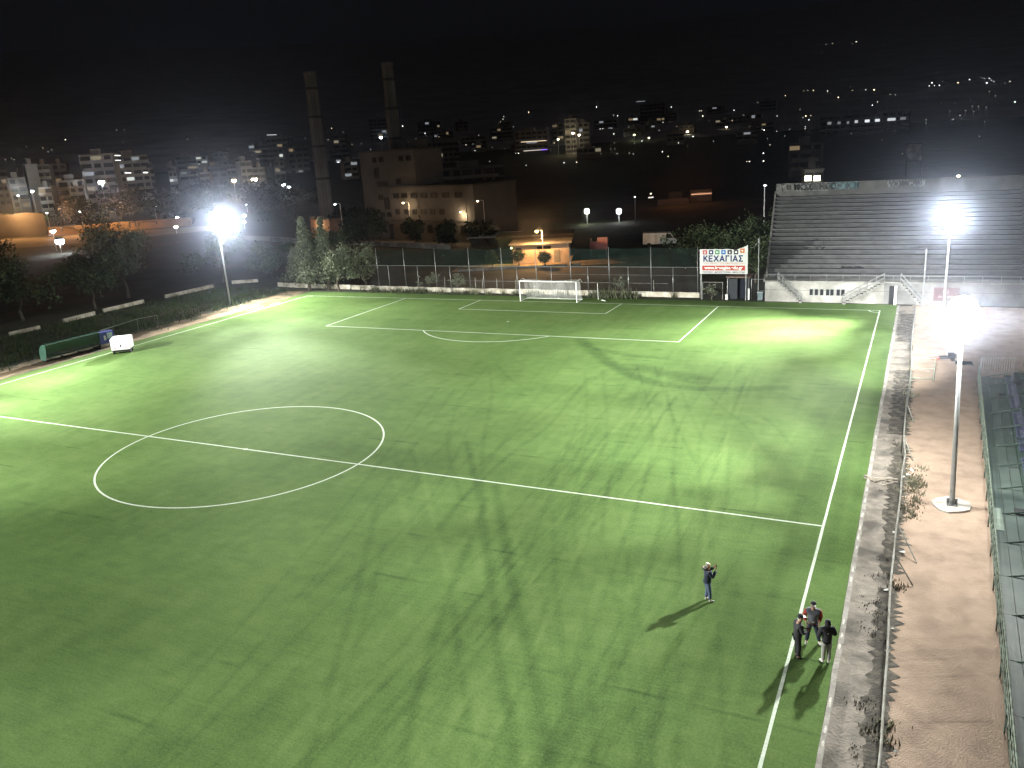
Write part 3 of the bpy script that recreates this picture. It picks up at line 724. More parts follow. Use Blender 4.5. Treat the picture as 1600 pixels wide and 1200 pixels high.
# faint paint marks on the benches and a leaning white strip
graff(27.6, 29.7, z0s+3*rise+.02, z0s+3*rise+.32, 8, 'gr1', 9, y0s+3*run+.85); graff(38.2, 40.2, z0s+3*rise+.02, z0s+3*rise+.3, 7, 'conc_seat', 10, y0s+3*run+.85); graff(31.8, 34, z0s+1*rise+.02, z0s+1*rise+.25, 9, 'conc_seat', 11, y0s+run+.85)
# front wall, walkway railing
FW = 54.5
mb = MB(); mb.box(24.5, SX1, FW-.25, FW+.06, 0, 2.2); mb.build('front_wall', 'plaster', t)
mb = MB(); mb.box(24.3, SX1, FW-.42, y0s-.02, 2.2, 2.33); mb.build('ledge', 'concrete', t)
mb = MB(); mb.box(36.4, SX1, FW-.262, FW-.252, 0, 2.18); mb.build('grey_wall_facing', M('grey_render', (.17, .165, .165), (.11, .108, .108), .6, .9, .3, 6), t)
mb = MB(); mb.box(24.5, SX1, FW-.268, FW-.262, 1.28, 1.31); mb.build('wall_band', 'conc_dark', t)
wx = [29.3, 29.82, 30.36, 30.95, 31.38, 32.0, 32.46]
for i, x in enumerate(wx):
    f_ = MB().box(-.2, .2, -.03, 0, -.36, .36).build('window', M('dull_window_frame', (.16, .17, .18), None, 3) if i == 0 else fm, t)
    if i == 0: fm = f_.data.materials[0]
    f_.location = (x, FW-.27, 1.12); MB().box(-.155, .155, -.036, -.031, -.31, .31).build('pane', 'dark', f_)
mb = MB(); mb.tube((24.4, FW-.35, 2.95), (SX1, FW-.35, 2.95), .025, 5)
mb.build('walkway_rail', 'galv', t)
for i in range(22):
    o = MB().tube((0,0,2.36), (0,0,2.95), .02, 5).build('rail_post', 'galv', t) if i == 0 else rp.copy()
    if i == 0: rp = o
    else: COL.objects.link(o)
    o.location = (24.4+i*1.6, FW-.35, 0)
def stair(xb, xt, n=9):
    s = MB(); h = 2.3
    for k in range(n):
        a = xb+(xt-xb)*k/n; b = xb+(xt-xb)*(k+1)/n
        s.box(min(a, b), max(a, b), FW-.98, FW-.44, h*(k+1)/n-.22, h*(k+1)/n)
    st = s.build('staircase', 'concrete', t)
    for yy in (FW-.97, FW-.46):
        r = MB()
        for z in (.5, .95): r.tube((xb, yy, z), (xt, yy, h+z), .025, 5)
        for k in range(6): xx = xb+(xt-xb)*k/5; r.tube((xx, yy, h*k/5), (xx, yy, h*k/5+.95), .025, 5)
        r.build('handrail', 'galv', st)
stair(28.4, 25.9); stair(32.5, 36.4, 12); stair(39.9, 37.9, 8)
# pale arch, door reveal and banner on the front wall
mb = MB(); mb.box(37.4, 37.62, FW-.6, FW-.3, 0, 1.9); mb.build('door_pier', 'white', t)
mb = MB(); mb.box(36.9, 37.38, FW-.29, FW-.272, 0, 1.9); mb.build('door', 'dark', t)
mb = MB(); mb.add([(34.6+1.1*math.cos(a)*1.0, FW-.275, max(0, .6*math.sin(a))) for a in [PI*i/10 for i in range(11)]], [tuple(range(11))]); mb.build('worn_patch', 'plaster', t)
mb = MB(); mb.box(41.0, 43.3, FW-.285, FW-.27, .45, 1.8); mb.build('painted_panel', M('faded_red_paint', (.10, .055, .055), (.075, .05, .05), 1.2, .9), t)
mb = MB(); mb.add([(42.1+.3*math.cos(2*PI*i/12), FW-.292, 1.4+.35*math.sin(2*PI*i/12)) for i in range(12)], [tuple(range(12))]); mb.box(41.4, 42.9, FW-.294, FW-.289, .75, .98); mb.build('painted_emblem', M('faded_pink_paint', (.20, .15, .15), None, 2, .9), t)
# fenced bin area at the end of the stand
t = thing('chain_link_panel', 'dull chain link panel between doorway hut and grandstand stairs', 'fence', (22.9, 55.0, 0))
MB().path([(0,0,0), (0,0,2.3), (1.7,0,2.3), (1.7,0,0)], .04, 6).build('frame', 'galv', t)
MB().quad((.03,0,.05), (1.68,0,.05), (1.68,0,2.27), (.03,0,2.27)).build('mesh_panel', 'wire', t)
MB().box(-.35, -.15, -.3, -.1, 0, 1.3).build('white_pier', 'white', t)
t = thing('wheelie_bin', 'grey wheelie bin standing by the foot of the grandstand', 'bin', (24.0, 54.4, 0))
mb = MB(); mb.add([(x*s, y_*s, z) for z, s in ((.12, .8), (1.0, 1.0)) for x, y_ in ((-.3,-.33),(.3,-.33),(.3,.33),(-.3,.33))], [(3,2,1,0),(4,5,6,7),(0,1,5,4),(1,2,6,5),(2,3,7,6),(3,0,4,7)]); mb.build('bin_body', M('bin_grey', (.10, .13, .14), None, 3, .5), t)
MB().obox((0, .0, 1.05), (.33, 0, 0), (0, .37, .03), (0, 0, .035)).build('lid', M('bin_lid', (.24, .28, .30), None, 3, .4), t)
for s in (-1, 1): MB().tube((s*.25, .3, .11), (s*.31, .3, .11), .11, 12).build('wheel', 'rubber', t)
# ------------------------------------------------------------------ green spectator bleachers
def xb(y): return 42.72+(y+15)*.0225
BZ = .72
t = thing('bleacher_stand', 'green metal spectator bleachers with blue seats beside the sandy path', 'bleachers', (0, 0, 0))
ys_ = [-34+3.02*i for i in range(20)]; YE = 25.6
LEV = [(0.22, 1.62, BZ), (2.2, 2.95, BZ+.42), (3.5, 4.25, BZ+.84), (4.8, 5.55, BZ+1.26), (6.1, 6.9, BZ+1.68), (7.4, 8.2, BZ+2.1)]
mp, mr = MB(), MB()
ys_ = [y for y in ys_ if y < YE-1]+[YE]
for li, (a, b, z) in enumerate(LEV):
    npk = 3 if li == 0 else 2; pw = (b-a)/npk
    for ya, yb in zip(ys_[:-1], ys_[1:]):
        for k in range(npk):
            x0 = a+k*pw; x1 = x0+pw-.02
            p = [(xb(ya+.012)+x0, ya+.012), (xb(ya+.012)+x1, ya+.012), (xb(yb-.012)+x1, yb-.012), (xb(yb-.012)+x0, yb-.012)]
            zz = z+random.uniform(0, .012)
            mp.prism(p, zz-.05, zz)
            # raised lip on every board
            lp_ = [(p[0][0], p[0][1]), (p[0][0]+.035, p[1][1]), (p[3][0]+.035, p[2][1]), (p[3][0], p[3][1])]; mp.prism(lp_, zz+.001, zz+.022)
    # seat bearer behind the boards
    for ya, yb in zip(ys_[:-1], ys_[1:]):
        mr.prism([(xb(ya)+b+.02, ya), (xb(ya)+b+.58, ya), (xb(yb)+b+.58, yb), (xb(yb)+b+.02, yb)], z+.12, z+.20)
        mr.prism([(xb(ya)+b+.0, ya), (xb(ya)+b+.03, ya), (xb(yb)+b+.03, yb), (xb(yb)+b+.0, yb)], z-.3, z+.11)
mp.build('foot_board', 'green', t); mr.build('seat_bearer', 'green_dk', t)
mb = MB()
for y in ys_:
    for dx in (.25, 1.6, 3.2, 4.8, 6.4, 8.0): mb.tube((xb(y)+dx, y, 0), (xb(y)+dx, y, BZ-.06+max(0, (dx-1.6)*.32)), .035, 5)
    mb.tube((xb(y)+.2, y, BZ-.1), (xb(y)+8.2, y, BZ+1.95), .04, 5)
mb.build('under_frame', 'green_dk', t)
# front guard rail
mb = MB()
for ya, yb in zip(ys_[:-1], ys_[1:]):
    for z, r in ((BZ+1.02, .032), (BZ+.62, .022), (BZ+.25, .022), (BZ-.08, .03)): mb.tube((xb(ya)+.1, ya, z), (xb(yb)+.1, yb, z), r, 6)
    nb = 5
    for k in range(nb):
        y = ya+(yb-ya)*k/nb; mb.tube((xb(y)+.1, y, BZ-.08), (xb(y)+.1, y, BZ+1.02), .02, 5)
    mb.tube((xb(ya)+.08, ya, BZ-.05), (xb(yb)+.08, yb, BZ+.6), .018, 5)
mb.build('guard_rail', 'rail_w', t)
mb = MB()
for i, y in enumerate(ys_):
    mb.tube((xb(y)+.1, y, BZ), (xb(y)+.1, y, .0), .03, 5)
    if False: y2 = ys_[i+1]; mb.tube((xb(y)-.10, y, .05), (xb((y+y2)/2)+.08, (y+y2)/2, BZ-.05), .02, 5); mb.tube((xb(y2)-.10, y2, .05), (xb((y+y2)/2)+.08, (y+y2)/2, BZ-.05), .02, 5)
mb.build('front_leg', 'green_dk', t)['kind'] = 'stuff'
# blue shell seats in broken runs
sb = MB()
def shell(b=None):
    m = MB(); pr = [(-.20, .02), (-.17, .055), (0, .03), (.15, .045), (.20, .12), (.235, .30), (.215, .31), (.17, .15), (.13, .075), (0, .055), (-.17, .085), (-.21, .04)]
    n = len(pr); w_ = .20
    m.add([(x, -w_, z) for x, z in pr]+[(x, w_, z) for x, z in pr], [tuple(range(n-1, -1, -1)), tuple(range(n, 2*n))]+[(i, (i+1) % n, n+(i+1) % n, n+i) for i in range(n)])
    return m
s0 = None; ns = 0
runs = [(0, [(-13.5, -11.5), (-6.2, -1.5), (0.3, 2.2), (4.3, 9.4), (10.4, 12.0), (12.6, 17.2), (18.1, 24.8)]), (1, [(3, 8.5), (12.0, 15.6), (18.3, 23.6)])]
for li, rr in runs:
    a, b, z = LEV[li]
    for (ya, yb) in rr:
        y = ya
        while y < yb and ns < 98:
            if s0 is None: s0 = o = shell().build('seat', 'blue_seat', t)
            else: o = s0.copy(); COL.objects.link(o)
            o.location = (xb(y)+b+.30, y, z+.205); o.rotation_euler = (0, 0, random.uniform(-.03, .03)); y += .47; ns += 1
for (y, li, dx) in ((21.2, 0, 1.35), (22.9, 1, .3), (2.6, 0, 1.3)):
    MB().box(-.22, .22, -.3, .3, 0, .06).build('loose_mat', 'black', t).location = (xb(y)+LEV[li][0]+dx-.2, y, LEV[li][2]+.03)
MB().box(-.17, .17, -1.2, 1.2, 0, .012).build('pale_board', M('pale_green_board', (.22, .27, .23), None, 2), t).location = (xb(1.6)+.42, 1.6, BZ+.026)
for i, (x, y) in enumerate(((44.9, 26.2), (47.5, 27.0))):
    b_ = thing('crowd_barrier', ['steel crowd barrier closing the far end of the bleachers, the lower one', 'steel crowd barrier closing the far end of the bleachers, the higher one'][i], 'barrier', (x, y, (.72, 1.2)[i]), .05, 'crowd barriers at the end of the bleachers')
    MB().path([(-1,0,0), (-1,0,1.25), (1,0,1.25), (1,0,0), (-1,0,.2)], .03, 6).build('frame', 'rail_g', b_)
    m = MB()
    for k in range(13): m.tube((-.86+.143*k, 0, .18), (-.86+.143*k, 0, 1.24), .012, 5)
    m.build('bar_infill', 'rail_g', b_)
# ------------------------------------------------------------------ pitch side pipe railing
t = thing('pipe_railing', 'long worn pipe railing between the soil strip and the sandy path', 'railing', (0, 0, 0))
mb = MB(); pts = []
y = -40
while y < 53: pts.append((39.42+.05*math.sin(y*.31)+(.10 if 6.2 < y < 9 else 0)+random.uniform(-.02, .02), y, 1.05+.03*math.sin(y*.7)+random.uniform(-.015, .015))); y += 2.4
mb.path(pts, .042, 8); mb.build('top_rail', 'rail_g', t)
mb = MB(); mb.path([(x, y, .52) for x, y, z in pts], .03, 6); mb.build('mid_rail', 'rail_g', t)
for i, (x, y, z) in enumerate(pts):
    o = MB().tube((0,0,0), (0,0,1.04), .04, 6).build('post', 'rail_g', t) if i == 0 else pp.copy()
    if i == 0: pp = o
    else: COL.objects.link(o)
    o.location = (x, y, 0)
first = None
for (x, y, dx, dy) in ((39.44, -.8, .85, -1.6), (39.44, -3.9, .75, -.6), (39.4, 11, .55, -1.2), (39.4, 17.4, .5, -1.0)):
    o = MB().tube((0, 0, 1.0), (dx, dy, 0.02), .03, 6).build('brace', 'rail_g', t); o.location = (x, y, 0)
MB().quad((39.43, -40, .08), (39.43, 52, .08), (39.43, 52, 1.02), (39.43, -40, 1.02)).build('wire_panel', 'wire', t)
t = thing('tube_gate', 'pale tube gate frame standing open off the pipe railing', 'gate', (39.5, 25.9, 0), math.radians(4))
MB().path([(0,0,.25), (0,0,1.75), (1.5,0,1.75), (1.5,0,.25), (0,0,.25)], .035, 6).tube((0,0,1.0), (1.5,0,1.0), .03).build('frame', 'rail_w', t)
MB().tube((1.5,0,0), (1.5,0,.3), .03).tube((.1,0,0), (.1,0,.3), .03).build('foot', 'rail_w', t)
MB().quad((.03,0,.28), (1.47,0,.28), (1.47,0,1.72), (.03,0,1.72)).build('mesh_panel', 'wire', t)
# small trolley on the path
t = thing('line_trolley', 'small red and black trolley with a long tilted handle on the sandy path', 'trolley', (41.9, 32.4, 0), math.radians(-75))
MB().box(-.3, .3, -.55, .1, .18, .30).box(-.26, .26, .12, .6, .2, .55).build('tray', 'black', t)
MB().obox((0, -.85, .2), (.28, 0, 0), (0, .28, .03), (0, 0, .05)).build('scoop', 'red', t)
for s in (-1, 1): MB().tube((s*.33, .35, .16), (s*.4, .35, .16), .16, 14).build('wheel', 'rubber', t)
MB().path([(0, .1, .4), (.0, -.35, 1.5)], .03, 6).path([(-.25, -.35, 1.5), (.25, -.35, 1.5)], .03, 6).build('handle', 'rail_g', t)
t = thing('rubber_mat', 'dark crumpled rubber mat lying beside the red trolley', 'mat', (43.1, 31.6, 0))
mb = MB(); n = 6
for i in range(n):
    for j in range(n):
        def q(i, j): return (-.6+1.2*i/n+.05*math.sin(j*2), -.5+1.1*j/n+.08*math.sin(i*1.7), .03+.05*math.sin(i*2.1+j*1.3)**2)
        mb.quad(q(i,j), q(i+1,j), q(i+1,j+1), q(i,j+1))
mb.build('mat_sheet', 'black', t)
# sticks and litter on the soil strip
rr = random.Random(2)
for i in range(9):
    a = rr.uniform(-.9, .9); x, y = 38.35+rr.uniform(-.4, .5), 6.4+rr.uniform(-.5, .5); l = rr.uniform(.35, .7); z = .03+.035*(i % 3)
    o = MB().tube((-l*math.cos(a), -l*math.sin(a), z), (l*math.cos(a), l*math.sin(a), z+.02), .04, 6).build('broken_pipe', M('pale_pipe', (.42, .37, .31), (.28, .24, .2), 4, .9) if i == 0 else bpm)
    bpm = o.data.materials[0]; o.location = (x, y, 0)
    tag(o, 'pale broken pipe in the small heap beside the turf edge', 'pipe', 'heap of broken pipes on the soil strip')
for i, (x, y) in enumerate(((39.75, 7.6), (39.9, 8.3), (39.55, 7.2), (39.3, .3), (39.7, -1.6), (39.55, -8.0), (39.45, -9.6), (39.9, -14.9), (40.6, 28.5), (41.6, 38.2), (39.2, -5.2))):
    m = MB(); k = rr.uniform(.06, .13)
    m.add([(k*math.cos(t_)*rr.uniform(.6, 1.3), k*math.sin(t_)*rr.uniform(.6, 1.3), rr.uniform(.01, .08)) for t_ in [PI*q/3 for q in range(6)]]+[(0, 0, .07)], [(q, (q+1) % 6, 6) for q in range(6)])
    o = m.build('litter_scrap', 'white'); o.location = (x, y, .0); o.rotation_euler.z = rr.uniform(0, 6)
    tag(o, 'crumpled white scrap of litter on the ground near the pipe railing', 'litter', 'white litter along the pipe railing')
# weeds along the railing, grass on the verge
def blades(name, spots, hmin, hmax, per, m, seed, spread):
    r = random.Random(seed); mb = MB()
    for (x, y, s) in spots:
        for k in range(per):
            a = r.uniform(0, 2*PI); q = abs(r.gauss(0, spread))*s; bx, by = x+q*math.cos(a), y+q*math.sin(a); h = r.uniform(hmin, hmax)*s
            d = r.uniform(0, 2*PI); lean = h*r.uniform(.1, .7); w_ = .012+.02*s
            tx, ty = bx+lean*math.cos(d), by+lean*math.sin(d); ex, ey = -math.sin(d)*w_, math.cos(d)*w_
            mb.add([(bx-ex, by-ey, -.02), (bx+ex, by+ey, -.02), (tx, ty, h)], [(0,1,2)])
    return tag(mb.build(name, m), kind='stuff')
rr = random.Random(9)
mt['weed'] = M('dry_weed', (.22, .21, .14), (.13, .125, .09), 2, .9); mt['weed2'] = M('dead_weed', (.14, .12, .10), (.08, .07, .06), 2, .9)
sp = []
for i in range(115):
    y = rr.uniform(-28, 30); dens = .5+.5*math.sin(y*.9+1.3*math.sin(y*.37))
    if rr.random() < dens: sp.append((39.5+rr.gauss(.12, .22), y, rr.uniform(.6, 1.4)))
for i in range(40): sp.append((39.9+rr.gauss(.2, .2), 5.5+rr.gauss(0, 1.5), rr.uniform(.8, 1.3)))
blades('weeds', sp, .05, .20, 26, 'weed', 5, .22)
sp = [(38.9+rr.gauss(0, .25), rr.uniform(-28, 48), rr.uniform(.4, 1.0)) for i in range(110)]
blades('dry_weeds', sp, .03, .12, 22, 'weed2', 6, .25)
sp = [(rr.uniform(-30, 17), WY-.5+rr.gauss(0, .25), rr.uniform(.7, 1.8)) for i in range(45)]+[(rr.uniform(4, 9), WY-.7, rr.uniform(1.5, 2.5)) for i in range(22)]+[(rr.gauss(-22, 3), WY-1+rr.gauss(0,.2), rr.uniform(1, 1.6)) for i in range(20)]
blades('weeds', sp, .2, .6, 26, M('pale_weed', (.11, .12, .07), (.06, .07, .04), 1, .9), 7, .3)
sp = [(rr.uniform(-58, -42), rr.uniform(-5, 54), rr.uniform(.8, 2.2)) for i in range(700)]
blades('grass', sp, .15, .35, 24, M('dull_grass', (.06, .085, .032), (.035, .05, .02), .6, .9), 8, .6)
# ------------------------------------------------------------------ dugout, blue crate, cart
t = thing('dugout', 'long green translucent dugout shelter beside the touchline', 'dugout', (-39.9, 14.1, 0), math.radians(-4.5))
prof = [(.25, 1.72), (-.15, 1.78), (-.6, 1.62), (-.95, 1.2), (-1.05, .6), (-1.0, .12)]
sh = M('green_acrylic', (.025, .075, .058), (.018, .055, .042), .8, .25, spec=.6)
mb = MB()
for k in range(len(prof)-1):
    (a, za), (b, zb) = prof[k], prof[k+1]
    mb.add([(a, 0, za), (b, 0, zb), (b, 6, zb), (a, 6, za), (a+.02, 0, za+.03), (b+.0, 0, zb+.03), (b+.0, 6, zb+.03), (a+.02, 6, za+.03)], [(0,1,2,3),(7,6,5,4),(0,3,7,4),(2,1,5,6),(1,0,4,5),(3,2,6,7)])
mb.build('shell', sh, t, False)
for y in (-.03, 6.0):
    P = prof+[(-.2, .12), (.05, .5), (.2, 1.2)]
    n = len(P); mb = MB(); mb.add([(a, y, z) for a, z in P]+[(a, y+.03, z) for a, z in P], [tuple(range(n)), tuple(range(2*n-1, n-1, -1))]+[(i, n+i, n+(i+1) % n, (i+1) % n) for i in range(n)])
    mb.build('end_panel', M('pale_green_panel', (.22, .46, .36), (.18, .38, .30), 1, .4) if y < 0 else sh, t)
# tinted front screen and trims
mb = MB(); mb.add([(.22, 0, 1.70), (.22, 6, 1.70), (.02, 6, .42), (.02, 0, .42)], [(0,1,2,3)]); fs = mb.build('front_screen', M('tinted_screen', (.018, .050, .040), (.012, .036, .03), .7, .15, spec=.6, alpha=.8), t)
MB().tube((.26, 0, 1.75), (.26, 6.02, 1.75), .035, 8).build('roof_trim', 'rail_w', t)
MB().tube((.0, 0, .38), (.0, 6, .38), .04, 8).build('bottom_trim', 'rail_w', t)
MB().box(-.85, -.5, .15, 5.9, .38, .45).build('bench', 'white', t)
for y in (.2, 2.1, 4.0, 5.8): MB().box(-1.0, -.1, y-.04, y+.04, 0, .12).build('skid', 'rubber', t)
t = thing('blue_crate', 'blue box panel with a white emblem beside the dugout end', 'box', (-39.6, 20.9, 0), math.radians(-8))
MB().box(-.5, .35, -.75, .95, .35, 1.62).build('casing', M('blue_panel', (.05, .065, .26), (.035, .045, .18), 2, .5), t)
MB().box(.351, .357, .15, .75, .85, 1.5).build('emblem', M('pale_blue_print', (.35, .50, .62), (.55, .62, .70), 6, .5), t)
MB().box(.351, .356, -.25, .0, .75, 1.25).build('small_print', 'white', t)
MB().box(-.45, .3, -.7, .9, 0, .34).build('plinth', 'lowwall', t)
t = thing('bent_pipe_rail', 'thin pale pipe rail rising over the grass behind the white cart', 'railing', (0, 0, 0))
a, b, c = G(166, 527), G(198, 512), G(230, 511)
MB().path([(-40.6, 21.3, 1.6), (-42.3, 27.6, 1.5), (-43.5, 31.5, 1.1)], .04, 6).build('pipe', 'rail_w', t)
MB().tube((-42.3, 27.6, 0), (-42.3, 27.6, 1.5), .04, 6).tube((-43.5, 31.5, 0), (-43.5, 31.5, 1.1), .04, 6).tube((-40.6, 21.3, 0), (-40.6, 21.3, 1.6), .04, 6).build('upright', 'rail_w', t)
t = thing('utility_cart', 'small boxy white cart parked on the touchline by the dugout', 'cart', (-34.9, 19.3, 0), math.radians(38))
# body: rounded box built from a bevelled profile
mb = MB(); pr = [(-.90, .42), (.90, .42), (.93, .50), (.93, 1.52), (.86, 1.66), (-.86, 1.66), (-.93, 1.52), (-.93, .50)]
n = len(pr); L_ = [(-.80, .95), (-.76, 1.0), (.76, 1.0), (.80, .95)]
V = []; F = []
for (y, s) in L_:
    V += [(x*s, y, (z-1.05)*s+1.05) for x, z in pr]
for j in range(3):
    for i in range(n): F.append((j*n+i, j*n+(i+1) % n, (j+1)*n+(i+1) % n, (j+1)*n+i))
F += [tuple(range(n-1, -1, -1)), tuple(range(3*n, 4*n))]
mb.add(V, F); mb.build('body', M('white_cart_paint', (.80, .80, .78), (.74, .74, .72), 1.5, .4), t)
MB().box(-.82, .82, -.72, .72, .22, .415).box(-.86, .86, -.80, -.70, .30, .44).build('chassis', 'rubber', t)
for x in (-.78, .78):
    for y in (-.48, .5):
        w_ = MB().tube((x-.09, y, .24), (x+.09, y, .24), .24, 16).build('wheel', 'rubber', t); MB().tube((x-.093, y, .24), (x+.093, y, .24), .11, 10).build('rim', 'galv', w_)
mb = MB(); mb.add([(.09*math.cos(2*PI*i/8), -.806, .86+.16*math.sin(2*PI*i/8)) for i in range(8)], [tuple(range(8))]); mb.build('emblem', 'black', t)
MB().box(-.02, .02, -.804, -.79, 1.05, 1.6).box(-.75, .75, -.804, -.79, .52, .54).build('rear_seam', 'dark', t)
MB().box(-.7, -.4, -.81, -.75, .60, .68).box(.4, .7, -.81, -.75, .60, .68).build('tail_lamp', M('tail_red', (.25, .02, .02), None, 2, .3), t)
# ------------------------------------------------------------------ trees
def crown_mesh(kind, h, w_, seed, leaf, n):
    r = random.Random(seed); mb = MB(); clumps = []
    if kind == 'conifer':
        for k in range(int(n/26)):
            t_ = r.random()**.8; z = h*(.10+.88*t_); rad_ = w_*.5*min(1, 1.25*(1-t_)**1.25)*(.5+.6*r.random())+.04
            if t_ < .12: rad_ *= .7
            a = r.uniform(0, 2*PI); q = rad_*r.uniform(.35, 1.05)
            clumps.append((q*math.cos(a), q*math.sin(a), z, .16+.30*(1-t_)*w_*.28))
        for k in range(16): clumps.append((r.gauss(0, .08), r.gauss(0, .08), h*(.80+.21*k/16), .16*(1-k/20)))
    elif kind == 'round':
        for k in range(int(n/26)):
            a = r.uniform(0, 2*PI); u = r.uniform(-1, 1); q = w_*.5*r.uniform(.55, .92); s = math.sqrt(1-u*u)
            clumps.append((q*s*math.cos(a), q*s*math.sin(a), h-w_*.5+q*u*.9, w_*.12))
    else:
        lobes = [(r.gauss(0, w_*.24), r.gauss(0, w_*.24), h*r.uniform(.38, .86), w_*r.uniform(.16, .30)) for _ in range(9)]
        for k in range(int(n/26)):
            L_ = r.choice(lobes); a = r.uniform(0, 2*PI); u = r.uniform(-.8, 1); s = math.sqrt(max(0, 1-u*u)); q = L_[3]*r.uniform(.6, 1.2)
            clumps.append((L_[0]+q*s*math.cos(a), L_[1]+q*s*math.sin(a), L_[2]+q*u*.8, L_[3]*r.uniform(.18, .38)))
    for (x, y, z, s) in clumps:
        for k in range(26):
            p = Vector((x+r.gauss(0, s), y+r.gauss(0, s), max(.25, z+r.gauss(0, s*.8))))
            a = Vector((r.gauss(0, 1), r.gauss(0, 1), r.gauss(0, 1))).normalized(); b = a.orthogonal().normalized(); l = leaf*r.uniform(.6, 1.3)
            b = (Matrix.Rotation(r.uniform(0, 2*PI), 3, a) @ b)
            c = a.cross(b)*l*.5; d = b*l
            mb.add([p-d*.5, p+c*.6, p+d*.5, p-c*.6], [(0,1,2,3)])
    return mb
def tree(name, kind, loc, h, w_, seed, leafmat, label, group=None, leaf=.32, n=2200, trunk=.3):
    t = thing(name, label, 'tree', loc, 0, group); r = random.Random(seed+77)
    tm = MB(); top = h*(.85 if kind == 'conifer' else .55); k = 4; prev = Vector((0,0,-.1)); R0 = .02*h+.06
    for i in range(k):
        nx = Vector((r.gauss(0, .04*w_), r.gauss(0, .04*w_), top*(i+1)/k)); tm.tube(prev, nx, R0*(1-i/k*.75), 7, R0*(1-(i+1)/k*.75)); prev = nx
    if kind == 'broad':
        for i in range(6):
            a = r.uniform(0, 2*PI); b = Vector((0, 0, top*r.uniform(.4, .9))); tm.tube(b, b+Vector((w_*.33*math.cos(a), w_*.33*math.sin(a), h*r.uniform(.12, .3))), R0*.4, 5, R0*.12)
    tm.build('trunk', 'bark', t); crown_mesh(kind, h, w_, seed, leaf, n).build('crown', leafmat, t)
    return t
g1 = None
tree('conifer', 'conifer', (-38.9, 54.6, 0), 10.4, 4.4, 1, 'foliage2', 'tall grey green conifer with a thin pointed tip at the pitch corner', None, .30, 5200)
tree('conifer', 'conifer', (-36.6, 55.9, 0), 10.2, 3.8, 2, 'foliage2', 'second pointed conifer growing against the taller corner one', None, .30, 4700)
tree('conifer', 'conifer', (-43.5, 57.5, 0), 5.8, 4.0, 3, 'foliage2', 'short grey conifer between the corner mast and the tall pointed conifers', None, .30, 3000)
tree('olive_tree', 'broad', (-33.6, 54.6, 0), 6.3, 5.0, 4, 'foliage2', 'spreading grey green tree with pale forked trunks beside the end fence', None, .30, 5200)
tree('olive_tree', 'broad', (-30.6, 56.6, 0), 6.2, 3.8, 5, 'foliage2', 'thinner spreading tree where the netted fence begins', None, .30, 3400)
rr = random.Random(21)
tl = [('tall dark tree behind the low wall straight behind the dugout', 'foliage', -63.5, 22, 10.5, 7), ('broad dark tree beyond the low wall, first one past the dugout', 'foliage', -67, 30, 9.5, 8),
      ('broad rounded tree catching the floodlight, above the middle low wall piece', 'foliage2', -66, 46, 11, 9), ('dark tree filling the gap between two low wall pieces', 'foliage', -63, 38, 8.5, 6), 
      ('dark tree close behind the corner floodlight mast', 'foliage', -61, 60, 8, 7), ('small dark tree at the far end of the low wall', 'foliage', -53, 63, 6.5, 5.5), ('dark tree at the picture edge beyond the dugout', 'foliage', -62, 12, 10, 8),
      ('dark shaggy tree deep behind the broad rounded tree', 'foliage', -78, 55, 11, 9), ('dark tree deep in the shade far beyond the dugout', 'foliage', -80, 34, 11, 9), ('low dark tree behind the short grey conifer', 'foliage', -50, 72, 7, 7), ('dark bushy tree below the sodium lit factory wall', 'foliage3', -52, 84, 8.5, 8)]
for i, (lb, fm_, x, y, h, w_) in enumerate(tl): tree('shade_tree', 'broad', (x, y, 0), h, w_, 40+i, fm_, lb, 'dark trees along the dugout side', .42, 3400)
for i, (u, v, lb) in enumerate(((821, 412, 'small round clipped tree before the lit hut, nearer its yellow lit corner'), (862, 414, 'small round clipped tree under the orange street lamp'), (780, 413, 'small round clipped tree beyond the hut in greenish light'))):
    p = G(u, v); tree('clipped_tree', 'round', (p.x, p.y-2.5, 0), 2.5, 1.9, 60+i, 'foliage', lb, 'round clipped trees by the lit hut', .22, 1600)
for i, (x, y, h, w_, lb) in enumerate(((21.5, 66, 5.5, 6, 'grey green bush on the bank just left of the grandstand'), (17.5, 72, 6.0, 6.5, 'large dim bush on the bank behind the advertising board'), (12, 80, 5, 7, 'dim bush beyond the netted fence right of the van'), (19.5, 82, 8, 8, 'tall dim tree on the bank behind the grandstand end'))):
    tree('bank_bush', 'broad', (x, y, 0), h, w_, 70+i, 'foliage', lb, 'bushes on the bank beside the grandstand', .34, 2600)
for i, (x, lb) in enumerate(((-15.5, 'scruffy shrub behind the low wall between goal and corner trees'), (18.7, 'dry shrub growing through the tube gate frame'), (7.2, 'thin shrub against the fence past the goal'), (-20, 'leafy shrub at the fence near the corner trees'))):
    tree('shrub', 'broad', (x, WY+(.9 if i != 1 else -1.0), 0), (2.2, 1.7, 2.0, 2.8)[i], (2.4, 1.3, 1.7, 2.6)[i], 80+i, 'foliage2', lb, None, .16, 900)
# dark trees in the middle distance
k = 0
for (u, v, r_, h, w_) in ((140, 352, 330, 9, 15), (190, 345, 345, 10, 16), (250, 345, 300, 10, 16), (300, 345, 290, 11, 16), (200, 340, 380, 10, 16), (420, 350, 300, 10, 16), (460, 350, 280, 10, 15), (395, 345, 330, 10, 17), (110, 335, 350, 8, 12), (595, 372, 190, 8, 9), (650, 385, 172, 4.5, 5), (700, 388, 165, 4, 6), (760, 390, 160, 4, 6), (330, 330, 350, 11, 18), (545, 372, 205, 5, 8)):
    p = atr(u, v, r_); tree('dark_tree', 'broad', (p.x, p.y, TZ(p.x, p.y)), h, w_, 100+k, 'foliage3', 'dark tree in the unlit ground between the pitch and the town', 'dark trees in the unlit ground before the town', .8, 1300); k += 1

